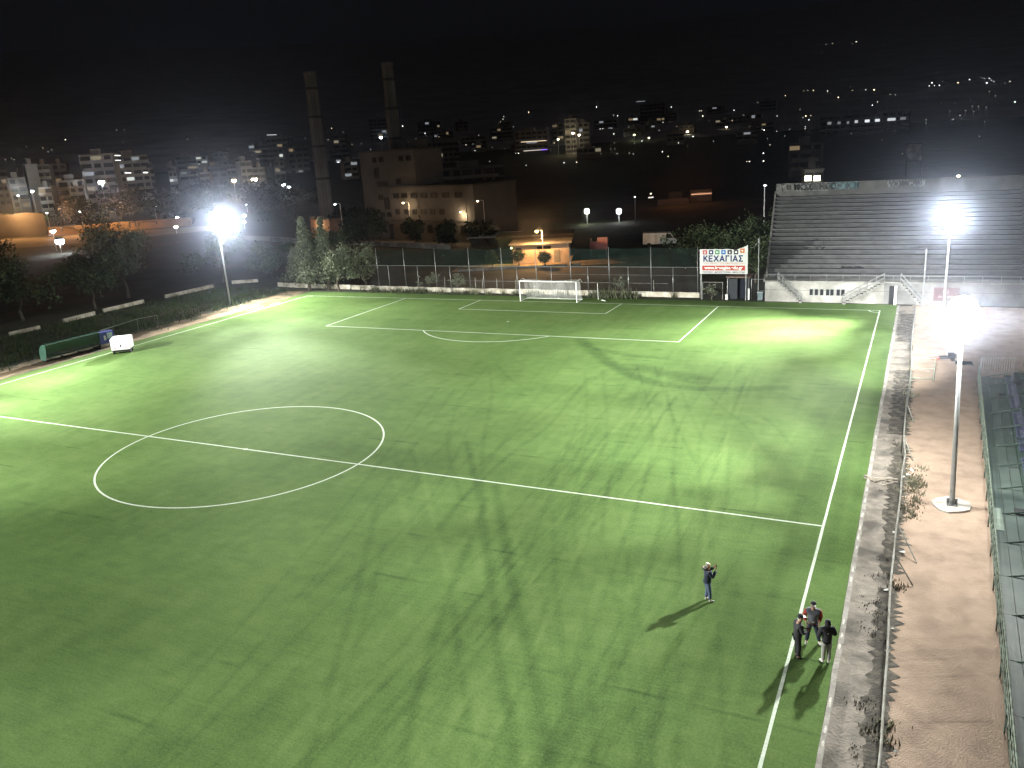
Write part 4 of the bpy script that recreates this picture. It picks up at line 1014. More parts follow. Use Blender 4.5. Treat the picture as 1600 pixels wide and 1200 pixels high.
# ------------------------------------------------------------------ people
def skin_mesh(name, chains, m, parent, sub=1, smooth=True):
    key = {}; V = []; R_ = []; E = []
    for ch in chains:
        prev = None
        for (x, y, z, r) in ch:
            kx = (round(x, 4), round(y, 4), round(z, 4))
            if kx not in key: key[kx] = len(V); V.append((x, y, z)); R_.append(r)
            i = key[kx]
            if prev is not None and prev != i: E.append((prev, i))
            prev = i
    me = bpy.data.meshes.new(name); me.from_pydata(V, E, [])
    o = bpy.data.objects.new(name, me); COL.objects.link(o)
    md = o.modifiers.new('skin', 'SKIN'); md.use_smooth_shade = smooth
    for i, sv in enumerate(me.skin_vertices[0].data):
        rr_ = R_[i]; sv.radius = rr_ if isinstance(rr_, tuple) else (rr_, rr_); sv.use_root = (i == 0)
    if sub: s = o.modifiers.new('sub', 'SUBSURF'); s.levels = sub; s.render_levels = sub
    bpy.context.view_layer.update()
    dg = bpy.context.evaluated_depsgraph_get()
    m2 = bpy.data.meshes.new_from_object(o.evaluated_get(dg)); o.modifiers.clear(); o.data = m2
    m2.materials.clear(); m2.materials.append(mt[m] if isinstance(m, str) else m)
    m2.polygons.foreach_set('use_smooth', [True]*len(m2.polygons)); o.parent = parent
    return o
mt['skin'] = M('skin', (.42, .25, .18), (.38, .22, .155), 8, .6, spec=.3)
mt['shoe_w'] = M('white_shoe', (.62, .62, .60), (.5, .5, .48), 10, .6)
mt['navy'] = M('navy_cloth', (.022, .027, .05), (.03, .036, .06), 9, .85); mt['jeans'] = M('blue_jeans', (.12, .16, .25), (.085, .115, .19), 10, .85)
mt['dkgrey'] = M('dark_grey_cloth', (.03, .03, .034), (.042, .042, .046), 9, .85); mt['vest'] = M('slate_vest', (.13, .135, .16), (.10, .104, .125), 9, .8)
mt['redcl'] = M('red_sleeve', (.32, .055, .04), (.23, .04, .03), 9, .8); mt['ltgrey'] = M('light_grey_trousers', (.36, .355, .33), (.29, .285, .265), 9, .85)
mt['hair_d'] = M('dark_hair', (.02, .016, .013), None, 20, .6); mt['hair_w'] = M('white_hair', (.60, .57, .50), (.48, .45, .4), 20, .7); mt['fur'] = M('pale_fur', (.55, .48, .36), (.35, .29, .2), 25, .95)
mt['phone'] = M('phone_black', (.01, .01, .012), None, 5, .2)
def fingers(wr, pl, up):
    """five bent fingers from the palm; wr wrist, pl palm centre, up: direction of curl"""
    wr = Vector(wr); pl = Vector(pl); d = (pl-wr).normalized(); up = Vector(up).normalized(); s = d.cross(up).normalized(); up = s.cross(d).normalized(); out = []
    for k, (off, ln) in enumerate(((-.027, .072), (-.009, .082), (.009, .078), (.027, .062))):
        a = pl+d*.03+s*off; b = a+d*ln*.45+up*.012; c = b+d*ln*.25+up*.030
        out.append([(*pl, .030), (*a, .011), (*b, .009), (*c, .0075)])
    a = pl-d*.01+s*-.035; b = a+d*.03-s*.02+up*.012; out.append([(*pl, .030), (*a, .013), (*b, .0105), (*(b+d*.025+up*.015), .009)])
    return out
def person(label, loc, rz, arms, legs, jacket, trousers, shoes, hair=None, lean=0.0, head_dip=0.0, sleeve=None, jl=.80, scale=1.0):
    t = thing('person', label, 'person', (loc[0], loc[1], 0), rz); t.scale = (scale,)*3
    hd = Vector((0, .03+.05*head_dip+lean*1.5, 1.50)); ch = Vector((0, lean*1.3, 1.32)); sp = Vector((0, lean*.8, 1.12)); pv_ = Vector((0, 0, .93))
    hy = lean*1.5+.02+.06*head_dip
    nk = (0, lean*1.4, 1.47, .055)
    jaw = (0, hy+.035, 1.555-.02*head_dip, .066); sk = (0, hy, 1.645-.02*head_dip, .088); cr_ = (0, hy-.012, 1.70-.02*head_dip, .066)
    C = [[(*pv_, .11), (*sp, .105), (*ch, .12), nk, jaw, sk, cr_]]
    C.append([sk, (0, hy+.075, 1.63-.02*head_dip, .022), (0, hy+.108, 1.615-.02*head_dip, .014)])            # nose
    for s in (-1, 1): C.append([sk, (s*.085, hy-.005, 1.63, .022), (s*.098, hy-.015, 1.64, .016)])        # ears
    for s, (el, wr, pl, up) in zip((-1, 1), arms):
        sh_ = (s*.175, lean*1.3, 1.39, .062)
        C.append([(*ch, .12), sh_, (*el, .043), (*wr, .03), (*pl, .030)]); C += fingers(wr, pl, up)
    for s, (kn, an, toe) in zip((-1, 1), legs):
        C.append([(*pv_, .11), (s*.09, 0, .86, .088), (*kn, .058), (*an, .04), (*toe, .032)])
    b = skin_mesh('body', C, 'skin', t)
    for s in (-1, 1):
        MB().sphere((s*.032, hy+.078, 1.65-.02*head_dip), .011, 8, 6).build('eye', 'white', t)
    mo = MB().box(-.022, .022, hy+.088, hy+.096, 1.57-.02*head_dip, 1.577-.02*head_dip).build('mouth', 'redcl', t)
    # jacket
    J = [[(0, 0, jl, (.195, .16)), (*pv_, (.195, .165)), (*sp, (.185, .16)), (*ch, (.20, .17)), (0, lean*1.4, 1.47, .095)]]
    SL = []
    for s, (el, wr, pl, up) in zip((-1, 1), arms):
        e = Vector(el); w_ = Vector(wr); cuff = e.lerp(w_, .93)
        arm = [(s*.20, lean*1.3, 1.37, .105), (*el, .080), (*cuff, .060)]
        J.append([(*ch, (.20, .17))]+arm)
        if sleeve: SL.append([(s*.17, lean*1.3, 1.40, .110), (s*.21, lean*1.3, 1.35, .112), (*el, .086), (*cuff, .064)])
    skin_mesh('jacket', J, jacket, t)
    for a in SL: skin_mesh('sleeve', [a], sleeve, t)
    T = []
    for s, (kn, an, toe) in zip((-1, 1), legs):
        T.append([(*pv_, (.145, .13)), (s*.09, 0, .82, .108), (*kn, .092), (*(Vector(an)+Vector((0, 0, .03))), .076)])
    skin_mesh('trousers', T, trousers, t)
    for (kn, an, toe) in legs:
        a = Vector(an); q = Vector(toe); d = (q-a); d.z = 0; d.normalize(); heel = a-d*.05; heel.z = .05
        skin_mesh('shoe', [[(*heel, .046), (a.x, a.y, .055, .05), (*(a+d*.09).xy, .045, .046), (*(a+d*.17).xy, .035, .034)]], shoes, t)
    if hair:
        skin_mesh('hair', [[(0, hy-.05, 1.60-.02*head_dip, .07), (0, hy-.03, 1.67-.02*head_dip, .088), (0, hy+.0, 1.715-.02*head_dip, .075)]], hair, t)
    return t, hy
UPI = (0, -.5, 1)
# man in navy coat, filming with a raised phone
leg = [((-.10, .03, .49), (-.10, -.03, .08), (-.12, .09, .035)), ((.11, .05, .49), (.12, .06, .08), (.14, .18, .035))]
arm = [((-.27, .12, 1.20), (-.10, .30, 1.44), (-.06, .33, 1.51), (0, -1, 0)), ((.28, .12, 1.18), (.12, .30, 1.42), (.07, .33, 1.49), (0, -1, 0))]
t, hy = person('man in navy coat and jeans alone on the turf holding a phone up', (32.68, -8.35), math.radians(-58), arm, leg, 'navy', 'jeans', 'shoe_w', 'hair_w', .01, -.3, None, .74)
MB().box(-.075, .075, .345, .355, 1.50, 1.585).build('phone', 'phone', t)
skin_mesh('hood', [[(-.13, -.05, 1.48, .055), (-.10, -.14, 1.49, .06), (0, -.18, 1.49, .065), (.10, -.14, 1.49, .06), (.13, -.05, 1.48, .055)]], 'navy', t)
skin_mesh('fur_trim', [[(-.12, -.02, 1.51, .022), (-.11, -.13, 1.53, .024), (0, -.19, 1.535, .024), (.11, -.13, 1.53, .024), (.12, -.02, 1.51, .022)]], 'fur', t)
# man in black with a cap looking at his hands
leg = [((-.08, .03, .48), (-.08, 0, .08), (-.09, .13, .035)), ((.09, .03, .48), (.09, .0, .08), (.12, .13, .035))]
arm = [((-.25, .08, 1.13), (-.08, .30, 1.12), (-.03, .36, 1.15), (0, -.2, 1)), ((.25, .08, 1.13), (.09, .30, 1.10), (.05, .36, 1.13), (0, -.2, 1))]
t, hy = person('man in black tracksuit and pale capped brim on the touchline looking at his phone', (36.52, -11.05), math.radians(-62), arm, leg, 'dkgrey', 'black', 'dkgrey', 'hair_d', .015, .6)
MB().obox((.01, .40, 1.20), (.035, 0, 0), (0, .065, .03), (0, -.003, .006)).build('phone', 'phone', t)
cap = MB(); cap.lathe([(.108, 0), (.104, .05), (.07, .095), (0, .11)], 14, (0, hy-.01, 1.665)); cp = cap.build('cap', 'dkgrey', t, True)
mb = MB(); mb.add([(-.085, hy+.08, 1.672), (.085, hy+.08, 1.672), (.06, hy+.20, 1.645), (-.06, hy+.20, 1.645), (-.085, hy+.08, 1.68), (.085, hy+.08, 1.68), (.06, hy+.20, 1.653), (-.06, hy+.20, 1.653)], [(3,2,1,0),(4,5,6,7),(0,1,5,4),(1,2,6,5),(2,3,7,6),(3,0,4,7)]); mb.build('brim', 'shoe_w', cp)
# man facing the camera, grey vest over red sleeves, feet apart
leg = [((-.19, .05, .49), (-.26, -.02, .08), (-.31, .10, .035)), ((.15, .06, .49), (.19, .02, .08), (.21, .15, .035))]
arm = [((-.27, -.05, 1.13), (-.22, .12, .95), (-.21, .17, .90), (1, 0, .3)), ((.29, -.05, 1.14), (.24, .12, .95), (.22, .17, .90), (-1, 0, .3))]
t, hy = person('man in slate vest with red sleeves and dark trousers standing feet apart', (36.9, -9.95), math.radians(188), arm, leg, 'vest', 'navy', 'shoe_w', 'hair_d', .01, .3, 'redcl', .86)
cap = MB(); cap.lathe([(.107, 0), (.103, .05), (.07, .09), (0, .105)], 14, (0, hy-.01, 1.665)); cp = cap.build('cap', 'dkgrey', t, True)
mb = MB(); mb.add([(-.085, hy+.08, 1.675), (.085, hy+.08, 1.675), (.06, hy+.18, 1.66), (-.06, hy+.18, 1.66), (-.085, hy+.08, 1.683), (.085, hy+.08, 1.683), (.06, hy+.18, 1.668), (-.06, hy+.18, 1.668)], [(3,2,1,0),(4,5,6,7),(0,1,5,4),(1,2,6,5),(2,3,7,6),(3,0,4,7)]); mb.build('brim', 'shoe_w', cp)
MB().box(-.05, .05, .176, .182, .98, 1.0).build('belt_tag', 'shoe_w', t)
# hooded figure with back to the camera
leg = [((-.09, .03, .48), (-.10, .02, .08), (-.15, .13, .035)), ((.09, .02, .48), (.08, -.03, .08), (.11, .10, .035))]
arm = [((-.29, -.02, 1.13), (-.20, .18, 1.02), (-.16, .23, 1.0), (0, -.2, 1)), ((.29, -.02, 1.13), (.22, .20, 1.05), (.19, .25, 1.05), (0, -.2, 1))]
t, hy = person('person in black hooded jacket and pale grey trousers with back turned', (37.5, -11.0), math.radians(25), arm, leg, 'black', 'ltgrey', 'shoe_w', None, .015, .1, None, .78)
skin_mesh('hood', [[(0, -.06, 1.46, .13), (0, hy-.05, 1.58, .118), (0, hy-.02, 1.67, .112), (0, hy+.0, 1.73, .075)]], 'black', t)
MB().box(-.06, .0, -.170, -.163, 1.26, 1.30).build('back_print', 'ltgrey', t)
# ------------------------------------------------------------------ factory behind the end fence
mt['fac'] = M('grimy_render', (.098, .092, .088), (.066, .063, .061), .12, .9, .2, 1.5, c3=(.065, .06, .055), scale3=.09)
mt['chim'] = M('sooty_concrete', (.17, .165, .165), (.12, .117, .118), .2, .9, c3=(.09, .088, .088), scale3=.12)
mt['roof'] = M('dark_roof', (.05, .048, .046), None, .4, .9)
mt['winglass'] = M('dark_window', (.014, .014, .016), (.009, .009, .01), .5, .4)
mt['winfr'] = M('window_surround', (.022, .02, .019), None, 1, .8)
def winbox(par, c, ux, w_, h, nrm, m='winglass', frame=True):
    """a window on a facade: frame with its pane set in"""
    c = Vector(c); ux = Vector(ux); nrm = Vector(nrm)
    if frame:
        f = MB()
        for a, b, hw, hh in ((0, h/2, w_/2+.08, .07), (0, -h/2, w_/2+.08, .07), (-w_/2, 0, .07, h/2-.07), (w_/2, 0, .07, h/2-.07)): f.obox(c+ux*a+Vector((0,0,b))+nrm*.06, ux*hw, nrm*.06, (0,0,hh))
        fo = f.build('window', 'winfr', par)
        MB().obox(c+nrm*.02, ux*(w_/2-.07), nrm*.02, (0,0,h/2-.07)).build('pane', m, fo)
        return fo
    return MB().obox(c+nrm*.04, ux*w_/2, nrm*.04, (0,0,h/2)).build('window', m, par)
A = Vector((-73.1, 116.5, 0)); B = Vector((-40.2, 107.9, 0)); U = (B-A).normalized(); Nn = Vector((U.y, -U.x, 0))   # facade direction and outward normal
if Nn.dot(CAM-A) < 0: Nn = -Nn
BK = -Nn
t = thing('factory', 'big grimy factory block with a tall tower wing and rows of dark windows', 'factory', (0,0,0))
def blk(o, l, d, h, name, z0=0.0, mat_='fac', back=0.0):
    c = o+U*l/2+BK*(d/2+back); return MB().obox(c+Vector((0,0,(h+z0)/2)), U*l/2, BK*d/2, (0,0,(h-z0)/2)).build(name, mat_, t)
wl = (B-A).length
blk(A+U*9.5, wl-9.5, 13, 10.9, 'wing_wall'); blk(A, 17.5, 8, 18.4, 'tower_wall', 0, 'fac', .6)
blk(A+U*9.3, wl-9.1, 13.4, 11.25, 'wing_roof', 10.9, 'roof', -.2); blk(A-U*.2, 17.9, 8.4, 18.75, 'tower_roof', 18.4, 'roof', .4)
blk(A+U*9.5, wl-9.5, .12, 4.1, 'string_course', 3.9, 'roof', -.12)
for i, (x, w_) in enumerate(((12.5, 1.2), (15.5, 1.2), (18.2, 1.1), (21, 1.2), (23.8, 1.2), (27, 2.0), (31, 2.0))): winbox(t, A+U*x+Vector((0,0,2.4)), U, w_, 1.5, Nn)
for x in (11.5, 14.2, 16.8, 19.5, 22.2, 25): winbox(t, A+U*x+Vector((0,0,5.9)), U, 1.2, 1.0, Nn)
for x in (11.5, 14, 17, 20, 23, 26.5, 30): winbox(t, A+U*x+Vector((0,0,9.2)), U, 1.7, .9, Nn)
for (x, z, w_, h) in ((5.0, 16.8, 1.1, .9), (7.2, 16.8, 1.1, .9), (13.5, 16.8, 1.2, .8), (15.8, 16.8, 1.2, .8), (5.2, 14, 1.3, 2.0), (5.8, 11.7, 1.4, .9), (7.8, 11.7, 1.4, .9), (5.8, 8.9, 1.3, .9), (7.6, 7.6, 1.4, 2.4), (6.0, 5.2, 1.1, .8), (8.0, 5.2, 1.1, .8), (12, 12.2, 1.4, .9)): winbox(t, A+U*x+BK*.6+Vector((0,0,z)), U, w_, h, Nn)
MB().obox(A+U*15+BK*4+Vector((0,0,19.6)), U*2, BK*1.5, (0,0,.9)).obox(A+U*14+BK*3+Vector((0,0,19.2)), U*.6, BK*.6, (0,0,.6)).build('roof_plant', 'roof', t)
blk(A+U*8.2, 1.2, .5, 3.3, 'doorway', 0, 'winglass', -.03)
for (u, vb, vt, r_, lb) in ((515, 365, 112, 212, 'tall slim square chimney standing apart from the factory'), (630, 352, 97, 212, 'tall slim chimney rising behind the factory tower')):
    p = atr(u, vb, r_); p.z = 0
    ti = thing('chimney', lb, 'chimney', p, .5, 'factory chimneys'); h = htop(p, vt)
    mb = MB(); mb.lathe([(1.85, 0), (1.6, h*.5), (1.35, h-.8), (1.5, h-.8), (1.5, h), (1.0, h), (1.0, h-2)], 20); mb.build('shaft', mt['chim'], ti, True)
    for f_ in (.35, .55, .73, .90):
        rr2 = 1.6-.25*(f_-.5)/.5 if f_ > .5 else 1.85-.25*f_/.5
        MB().lathe([(rr2-.02, h*f_-.3), (rr2+.05, h*f_-.25), (rr2+.05, h*f_+.25), (rr2-.02, h*f_+.3)], 20).build('band', 'roof', ti)
    ld = MB(); d_ = (CAM-p); d_.z = 0; d_.normalize(); sd = Vector((-d_.y, d_.x, 0)); ld_ = Matrix.Rotation(-.5, 3, 'Z')
    for s_ in (-.3, .3): ld.tube(ld_ @ (d_*2.0+sd*s_), ld_ @ (d_*1.5+sd*s_)+Vector((0, 0, h-1)), .05, 4)
    ld.build('ladder', 'roof', ti)
t2 = thing('outhouse', 'small crenellated brick outhouse between chimney and factory', 'outhouse', (-86.5, 117.5, 0), -.25)
MB().box(-3.6, 3.6, 0, 4, 0, 4.2).build('wall', M('brick_red', (.26, .15, .10), (.18, .11, .075), 1.2, .9), t2)
MB().box(-3.6, -2.2, -.02, .6, 4.2, 4.9).box(-.7, .9, -.02, .6, 4.2, 4.9).box(2.2, 3.6, -.02, .6, 4.2, 4.6).build('battlement', 'fac', t2)
# street in front of the factory
mt['road'] = M('dusty_road', (.16, .135, .11), (.11, .095, .08), .3, .95, .3, 4)
p = [A-U*45+Nn*3, B+U*10+Nn*2.5, B+U*10+Nn*10, A-U*45+Nn*10]
sheet('street', [(q.x, q.y) for q in p], -.015, mt['road'])
wallseg('street_wall', [tuple((A-U*22+Nn*10.5).xy), tuple((B+U*3+Nn*10.5).xy)], 1.0, .3, 'plaster', 'low long street wall in front of the factory')
SOD = (1.0, .50, .17); AMB = (1.0, .72, .40); COOL = (.9, .95, 1.0); WARM = (1.0, .82, .52)
em = {}
def emis(col, s, sample=False):
    k = (col, s)
    if k not in em: em[k] = EM('lamp_glow', col, s, sample)
    return em[k]
lampcache = {}
def street_lamp(loc, h, head, col, s, label, group=None, arm=(0, 0), pw=0, rr_=.10, dz=-.5):
    t = thing('street_lamp', label, 'street lamp', loc, 0, group)
    m = MB(); m.tube((0,0,-.3), (0,0,h), rr_, 6, rr_*.6)
    ax, ay = arm
    if ax or ay: m.tube((0,0,h), (ax, ay, h+.1), rr_*.5, 5)
    m.build('pole', 'roof' if group else 'pole', t); hh = MB(); hh.sphere((ax, ay, h-.02+head*.3), head*1.15, 8, 4, (1, 1, .45)); ho = hh.build('lamp_head', 'housing', t)
    MB().sphere((ax, ay, h-head*.35), head, 8, 6, (1, 1, .7)).build('bulb', emis(col, s), ho)
    if pw: lamp('street_light', Vector(loc)+Vector((ax, ay, h-head*.35-head*.9+dz)), pw, col, .15)
    return t
def sl_at(u, v, vb, r_, **k):
    """street lamp whose head shows at (u,v) at distance r_"""
    p = atr(u, v, r_); g = Vector((p.x, p.y, TZ(p.x, p.y))); return street_lamp(g, max(2.0, p.z-g.z), **k)
RT = Vector((.89, .45, 0))
for (u, v, r_, col, s, pw, lb) in ((531, 318, 190, COOL, 25, 0, 'unlit looking tall street pole with a tiny white light beside the free chimney'), (505, 346, 200, AMB, 60, 900, 'bright amber street lamp low beside the free chimney'), (638, 316, 178, AMB, 25, 500, 'tall street lamp in front of the factory tower'), (728, 330, 168, AMB, 18, 600, 'street lamp near the corner of the factory wing'), (755, 313, 166, AMB, 20, 0, 'tall street pole past the corner of the factory')):
    sl_at(u, v, 0, r_, head=.22, col=col, s=s, label=lb, arm=(-1.1*.89, -1.1*.45), pw=pw)
for q in (A+U*14+Nn*7, A+U*27+Nn*7, A-U*12+Nn*6): lamp('street_light', q+Nn*1.5+Vector((0,0,6.5)), 420, SOD, .15)
# ------------------------------------------------------------------ orange lit hut
H0 = Vector((-18.4, 79.5, 0)); H1 = Vector((-10.0, 82.4, 0)); UU = (H1-H0).normalized(); NN = Vector((UU.y, -UU.x, 0)); hl = (H1-H0).length
t = thing('service_hut', 'flat roofed cream hut lit orange by a street lamp behind the goal', 'hut', (0,0,0))
MB().obox(H0+UU*hl/2-NN*2.5+Vector((0,0,1.5)), UU*hl/2, NN*2.5, (0,0,1.5)).build('wall', M('cream_render', (.52, .43, .36), (.43, .36, .30), .6, .9), t)
MB().obox(H0+UU*hl/2-NN*2.3+Vector((0,0,3.12)), UU*(hl/2+.5), NN*3.1, (0,0,.12)).build('roof', 'concrete', t)
MB().obox(H0+UU*1.0+NN*.03+Vector((0,0,2.1)), UU*.4, NN*.03, (0,0,.4)).build('window', 'dark', t)
MB().obox(H0+UU*5.0+NN*.03+Vector((0,0,2.4)), UU*1.1, NN*.03, (0,0,.22)).build('vent_grille', 'dark', t)
MB().obox(H0+UU*4.6+NN*.02+Vector((0,0,1.0)), UU*.5, NN*.02, (0,0,1.0)).obox(H0+UU*7.0+NN*.02+Vector((0,0,1.0)), UU*.5, NN*.02, (0,0,1.0)).build('door', 'plaster', t)
LP = H0+UU*5.0+NN*2.2
street_lamp(LP, 5.3, .26, SOD, 60, 'orange sodium street lamp standing right in front of the cream hut', None, (-.75, -.3), 6500, .07)
lamp('street_light', H0-UU*1.8-NN*1.0+Vector((0,0,2.2)), 260, (.85, 1.0, .35), .1)
MB_ = MB().sphere((0,0,0), .16, 8, 6); wl_ = thing('wall_lamp', 'yellow green lamp on the dark side of the cream hut', 'lamp', H0-UU*.25-NN*.6+Vector((0,0,2.5)))
MB_.build('bulb', emis((.85, 1.0, .35), 6), wl_); MB().box(-.05, .3, -.05, .05, .15, .22).build('bracket', 'housing', wl_)
sheet('hut_yard', [tuple((H0-UU*9+NN*5).xy), tuple((H1+UU*9+NN*4).xy), tuple((H1+UU*6-NN*1).xy), tuple((H0-UU*9-NN*1).xy)], -.012, M('ochre_yard', (.30, .23, .15), (.21, .16, .11), .5, .95))
wallseg('yard_kerb', [tuple((H0-UU*8+NN*5.2).xy), tuple((H1+UU*2+NN*4.6).xy)], .35, .25, 'concrete', 'pale kerb wall along the lit yard in front of the hut')
ds = thing('dark_shed', 'large dark low shed behind the cream hut', 'shed', (0,0,0)); MB().obox(H0+UU*3-NN*9+Vector((0,0,1.7)), UU*6, NN*3, (0,0,1.7)).build('wall', 'dark', ds); MB().obox(H0+UU*3-NN*9+Vector((0,0,3.6)), UU*6.4, NN*3.4, (0,.0,.2)).build('roof', 'dark', ds)
p = G(697, 392); sh2 = thing('shed', 'long pale roofed shed beyond the netted fence left of the hut', 'shed', (-33, 100, 0), -.12)
MB().box(-4.5, 4.5, 0, 3.5, 0, 1.9).build('wall', 'conc_dark', sh2); MB().obox((0, 1.5, 2.1), (4.8, 0, .15), (0, 2.2, .25), (0, 0, .06)).build('roof', M('pale_sheet_roof', (.42, .43, .44), (.33, .34, .35), .8, .6), sh2)
# red sign, orange barrier, van
t = thing('red_sign', 'faded red sign board with a smaller board above, beyond the fence', 'sign', (-7.2, 88.5, 0), .3)
MB().box(-1.55, 1.35, 0, .06, 1.0, 2.35).build('board', M('faded_red_board', (.34, .13, .12), (.26, .10, .10), 1.5, .7), t)
MB().box(-.3, 1.35, .0, .06, 2.37, 3.0).build('upper_board', M('faded_pink_board', (.38, .20, .18), None, 1.5, .7), t)
for x in (-1.3, 1.1): MB().tube((x, .12, 0), (x, .12, 2.9), .05, 6).build('post', 'galv', t)
t = thing('orange_barrier', 'orange plastic barrier leaning beyond the fence beside the hut', 'barrier', (-7.9, 77.5, 0), .2)
MB().obox((0,0,.85), (.22,0,.10), (0,.16,0), (.33,0,.8)).build('leaf', M('orange_plastic', (.75, .28, .05), None, 2, .5), t); MB().box(-.7, .3, -.3, .3, 0, .18).build('foot', 'rubber', t)
t = thing('parked_van', 'pale van parked in the dark behind the advertising board', 'van', (-.6, 100.5, 0), .30)
mb = MB(); pr = [(-2.9, .45), (2.75, .45), (2.8, 1.05), (2.35, 1.3), (1.75, 2.25), (-2.85, 2.35)]
mb.add([(x, -1, z) for x, z in pr]+[(x, 1, z) for x, z in pr], [tuple(range(6)), tuple(range(11, 5, -1))]+[(i, 6+i, 6+(i+1) % 6, (i+1) % 6) for i in range(6)]); mb.build('body', M('van_paint', (.52, .52, .50), (.46, .46, .44), 1, .4), t)
MB().add([(1.0, -1.01, 1.35), (2.2, -1.01, 1.35), (1.68, -1.01, 2.1), (1.0, -1.01, 2.1)], [(0,1,2,3)]).build('side_window', 'dark', t)
MB().add([(2.36, -.9, 1.34), (2.36, .9, 1.34), (1.82, .9, 2.18), (1.82, -.9, 2.18)], [(0,1,2,3)]).build('windscreen', 'dark', t)
for x in (-1.9, 1.8):
    for y in (-.95, .95):
        w_ = MB().tube((x, y-.1, .35), (x, y+.1, .35), .35, 14).build('wheel', 'rubber', t)
MB().box(2.78, 2.84, -.85, -.5, .75, .95).build('headlight', 'white', t); MB().box(2.78, 2.84, .5, .85, .75, .95).build('headlight', 'white', t)
# yard floodlights and unlit pole
for (u, v, col, lb) in ((917, 330, (.95, 1, .72), 'bright slightly yellow yard floodlight in the dark behind the hut'), (967, 330, (.97, .98, 1), 'bright white yard floodlight in the dark left of the bare pole')):
    p = atr(u, v, 190); t = thing('yard_floodlight', lb, 'floodlight', (p.x, p.y, 0), .4)
    MB().tube((0,0,0), (0,0,p.z-.4), .08, 6).build('pole', 'pole', t); MB().box(-.6, .6, .05, .35, p.z-.6, p.z+.6).build('housing', 'housing', t)
    MB().sphere((0,-.1,p.z), .6, 12, 8, (.85, .3, 1)).build('lens', emis(col, 20), t); lamp('yard_light', (p.x+.4, p.y-1.6, p.z-1), 350, col, .3)
sl_at(992, 307, 0, 185, head=.16, col=COOL, s=18, label='bare tall pole with a pin of light behind the fence', arm=(0, 0))
# reddish lit ruins behind
t = thing('low_building', 'low ruinous building glowing red orange in the distance behind the board', 'building', (0,0,0))
for (ua, ub, va, vb_, nm, r_) in ((1028, 1076, 312, 326, 'wall', 232), (1078, 1112, 297, 318, 'annex_wall', 238), (1045, 1066, 300, 314, 'rear_wall', 244)):
    a = atr(ua, vb_, r_); b = atr(ub, vb_, r_); zt2 = atr(ua, va, r_).z
    c = (a+b)/2; c.z = 0; d = (b-a); d.z = 0
    MB().obox(c+Vector((0,0,zt2/2-1)), d/2, d.normalized().cross(Vector((0,0,1)))*2.2, (0,0,zt2/2+1)).build(nm, 'fac', t)
a = atr(1058, 305, 224); lamp('street_light', (a.x, a.y, 5.2), 600, (1, .36, .12), .2); a = atr(1095, 292, 230); lamp('street_light', (a.x, a.y, 6.5), 450, (1, .40, .14), .2)
# ------------------------------------------------------------------ town on the far side: retaining wall, lot, small pitch
def gp(u, v): return G(u, v)
a, b = gp(-40, 374), gp(76, 368); c_ = gp(300, 352)
wallseg('retaining_wall', [tuple(a.xy), tuple(b.xy)], 7.2, .6, 'fac', 'high retaining wall lit orange at the picture edge below the small floodlit pitch')
wallseg('earth_bank_wall', [tuple((b+Vector((1.0,-.4,0))).xy), tuple(gp(180, 361).xy), tuple(c_.xy)], 2.6, .8, M('ochre_bank', (.30, .21, .13), (.18, .13, .085), .15, .95, .5, 1), 'long low ochre bank wall running right from the orange retaining wall')
p = [gp(-40, 392), gp(80, 384), gp(330, 360), gp(330, 352), gp(80, 370), gp(-40, 377)]
sheet('street', [tuple(q.xy) for q in p], -.015, mt['road'])
mbg = MB()
for i, (x0, x1, z0_, z1_) in enumerate(((10, 14, 1.2, 2.6), (17, 20, 1.0, 2.8), (33, 35, 1, 2.7), (36, 42, 1.4, 2.6))):
    d = (b-a).normalized(); q = a+d*(x0+22); q2 = a+d*(x1+22); nr = Vector((d.y, -d.x, 0))*.33
    mbg.path([q+nr+Vector((0,0,z0_)), q+nr+Vector((0,0,z1_)), q2+nr+Vector((0,0,z1_)), q2+nr+Vector((0,0,z0_+.4))], .22, 4)
tg = thing('wall_graffiti', 'dark painted scrawl low on the orange lit retaining wall', 'graffiti', (0,0,0)); mbg.build('paint', 'gr3', tg)
p = [atr(-30, 348, 372), atr(76, 341, 372), atr(76, 324, 455), atr(-30, 331, 455)]
mb = MB(); mb.add([(q.x, q.y, TZ(q.x, q.y)+.25) for q in p], [(0,1,2,3)]); tag(mb.build('small_pitch_turf', M('bright_turf', (.10, .15, .05), (.08, .12, .04), .1, .9)), kind='structure')
t = thing('pitch_fence', 'pale long low barrier along the back of the small floodlit pitch', 'fence', (0,0,0))
a2, b2 = atr(-30, 329, 458), atr(76, 323, 458); d = b2-a2
MB().obox((a2+b2)/2+Vector((0,0,1.0)), d/2, (0,.3,0), (0,0,1.4)).build('panel', 'plaster', t)
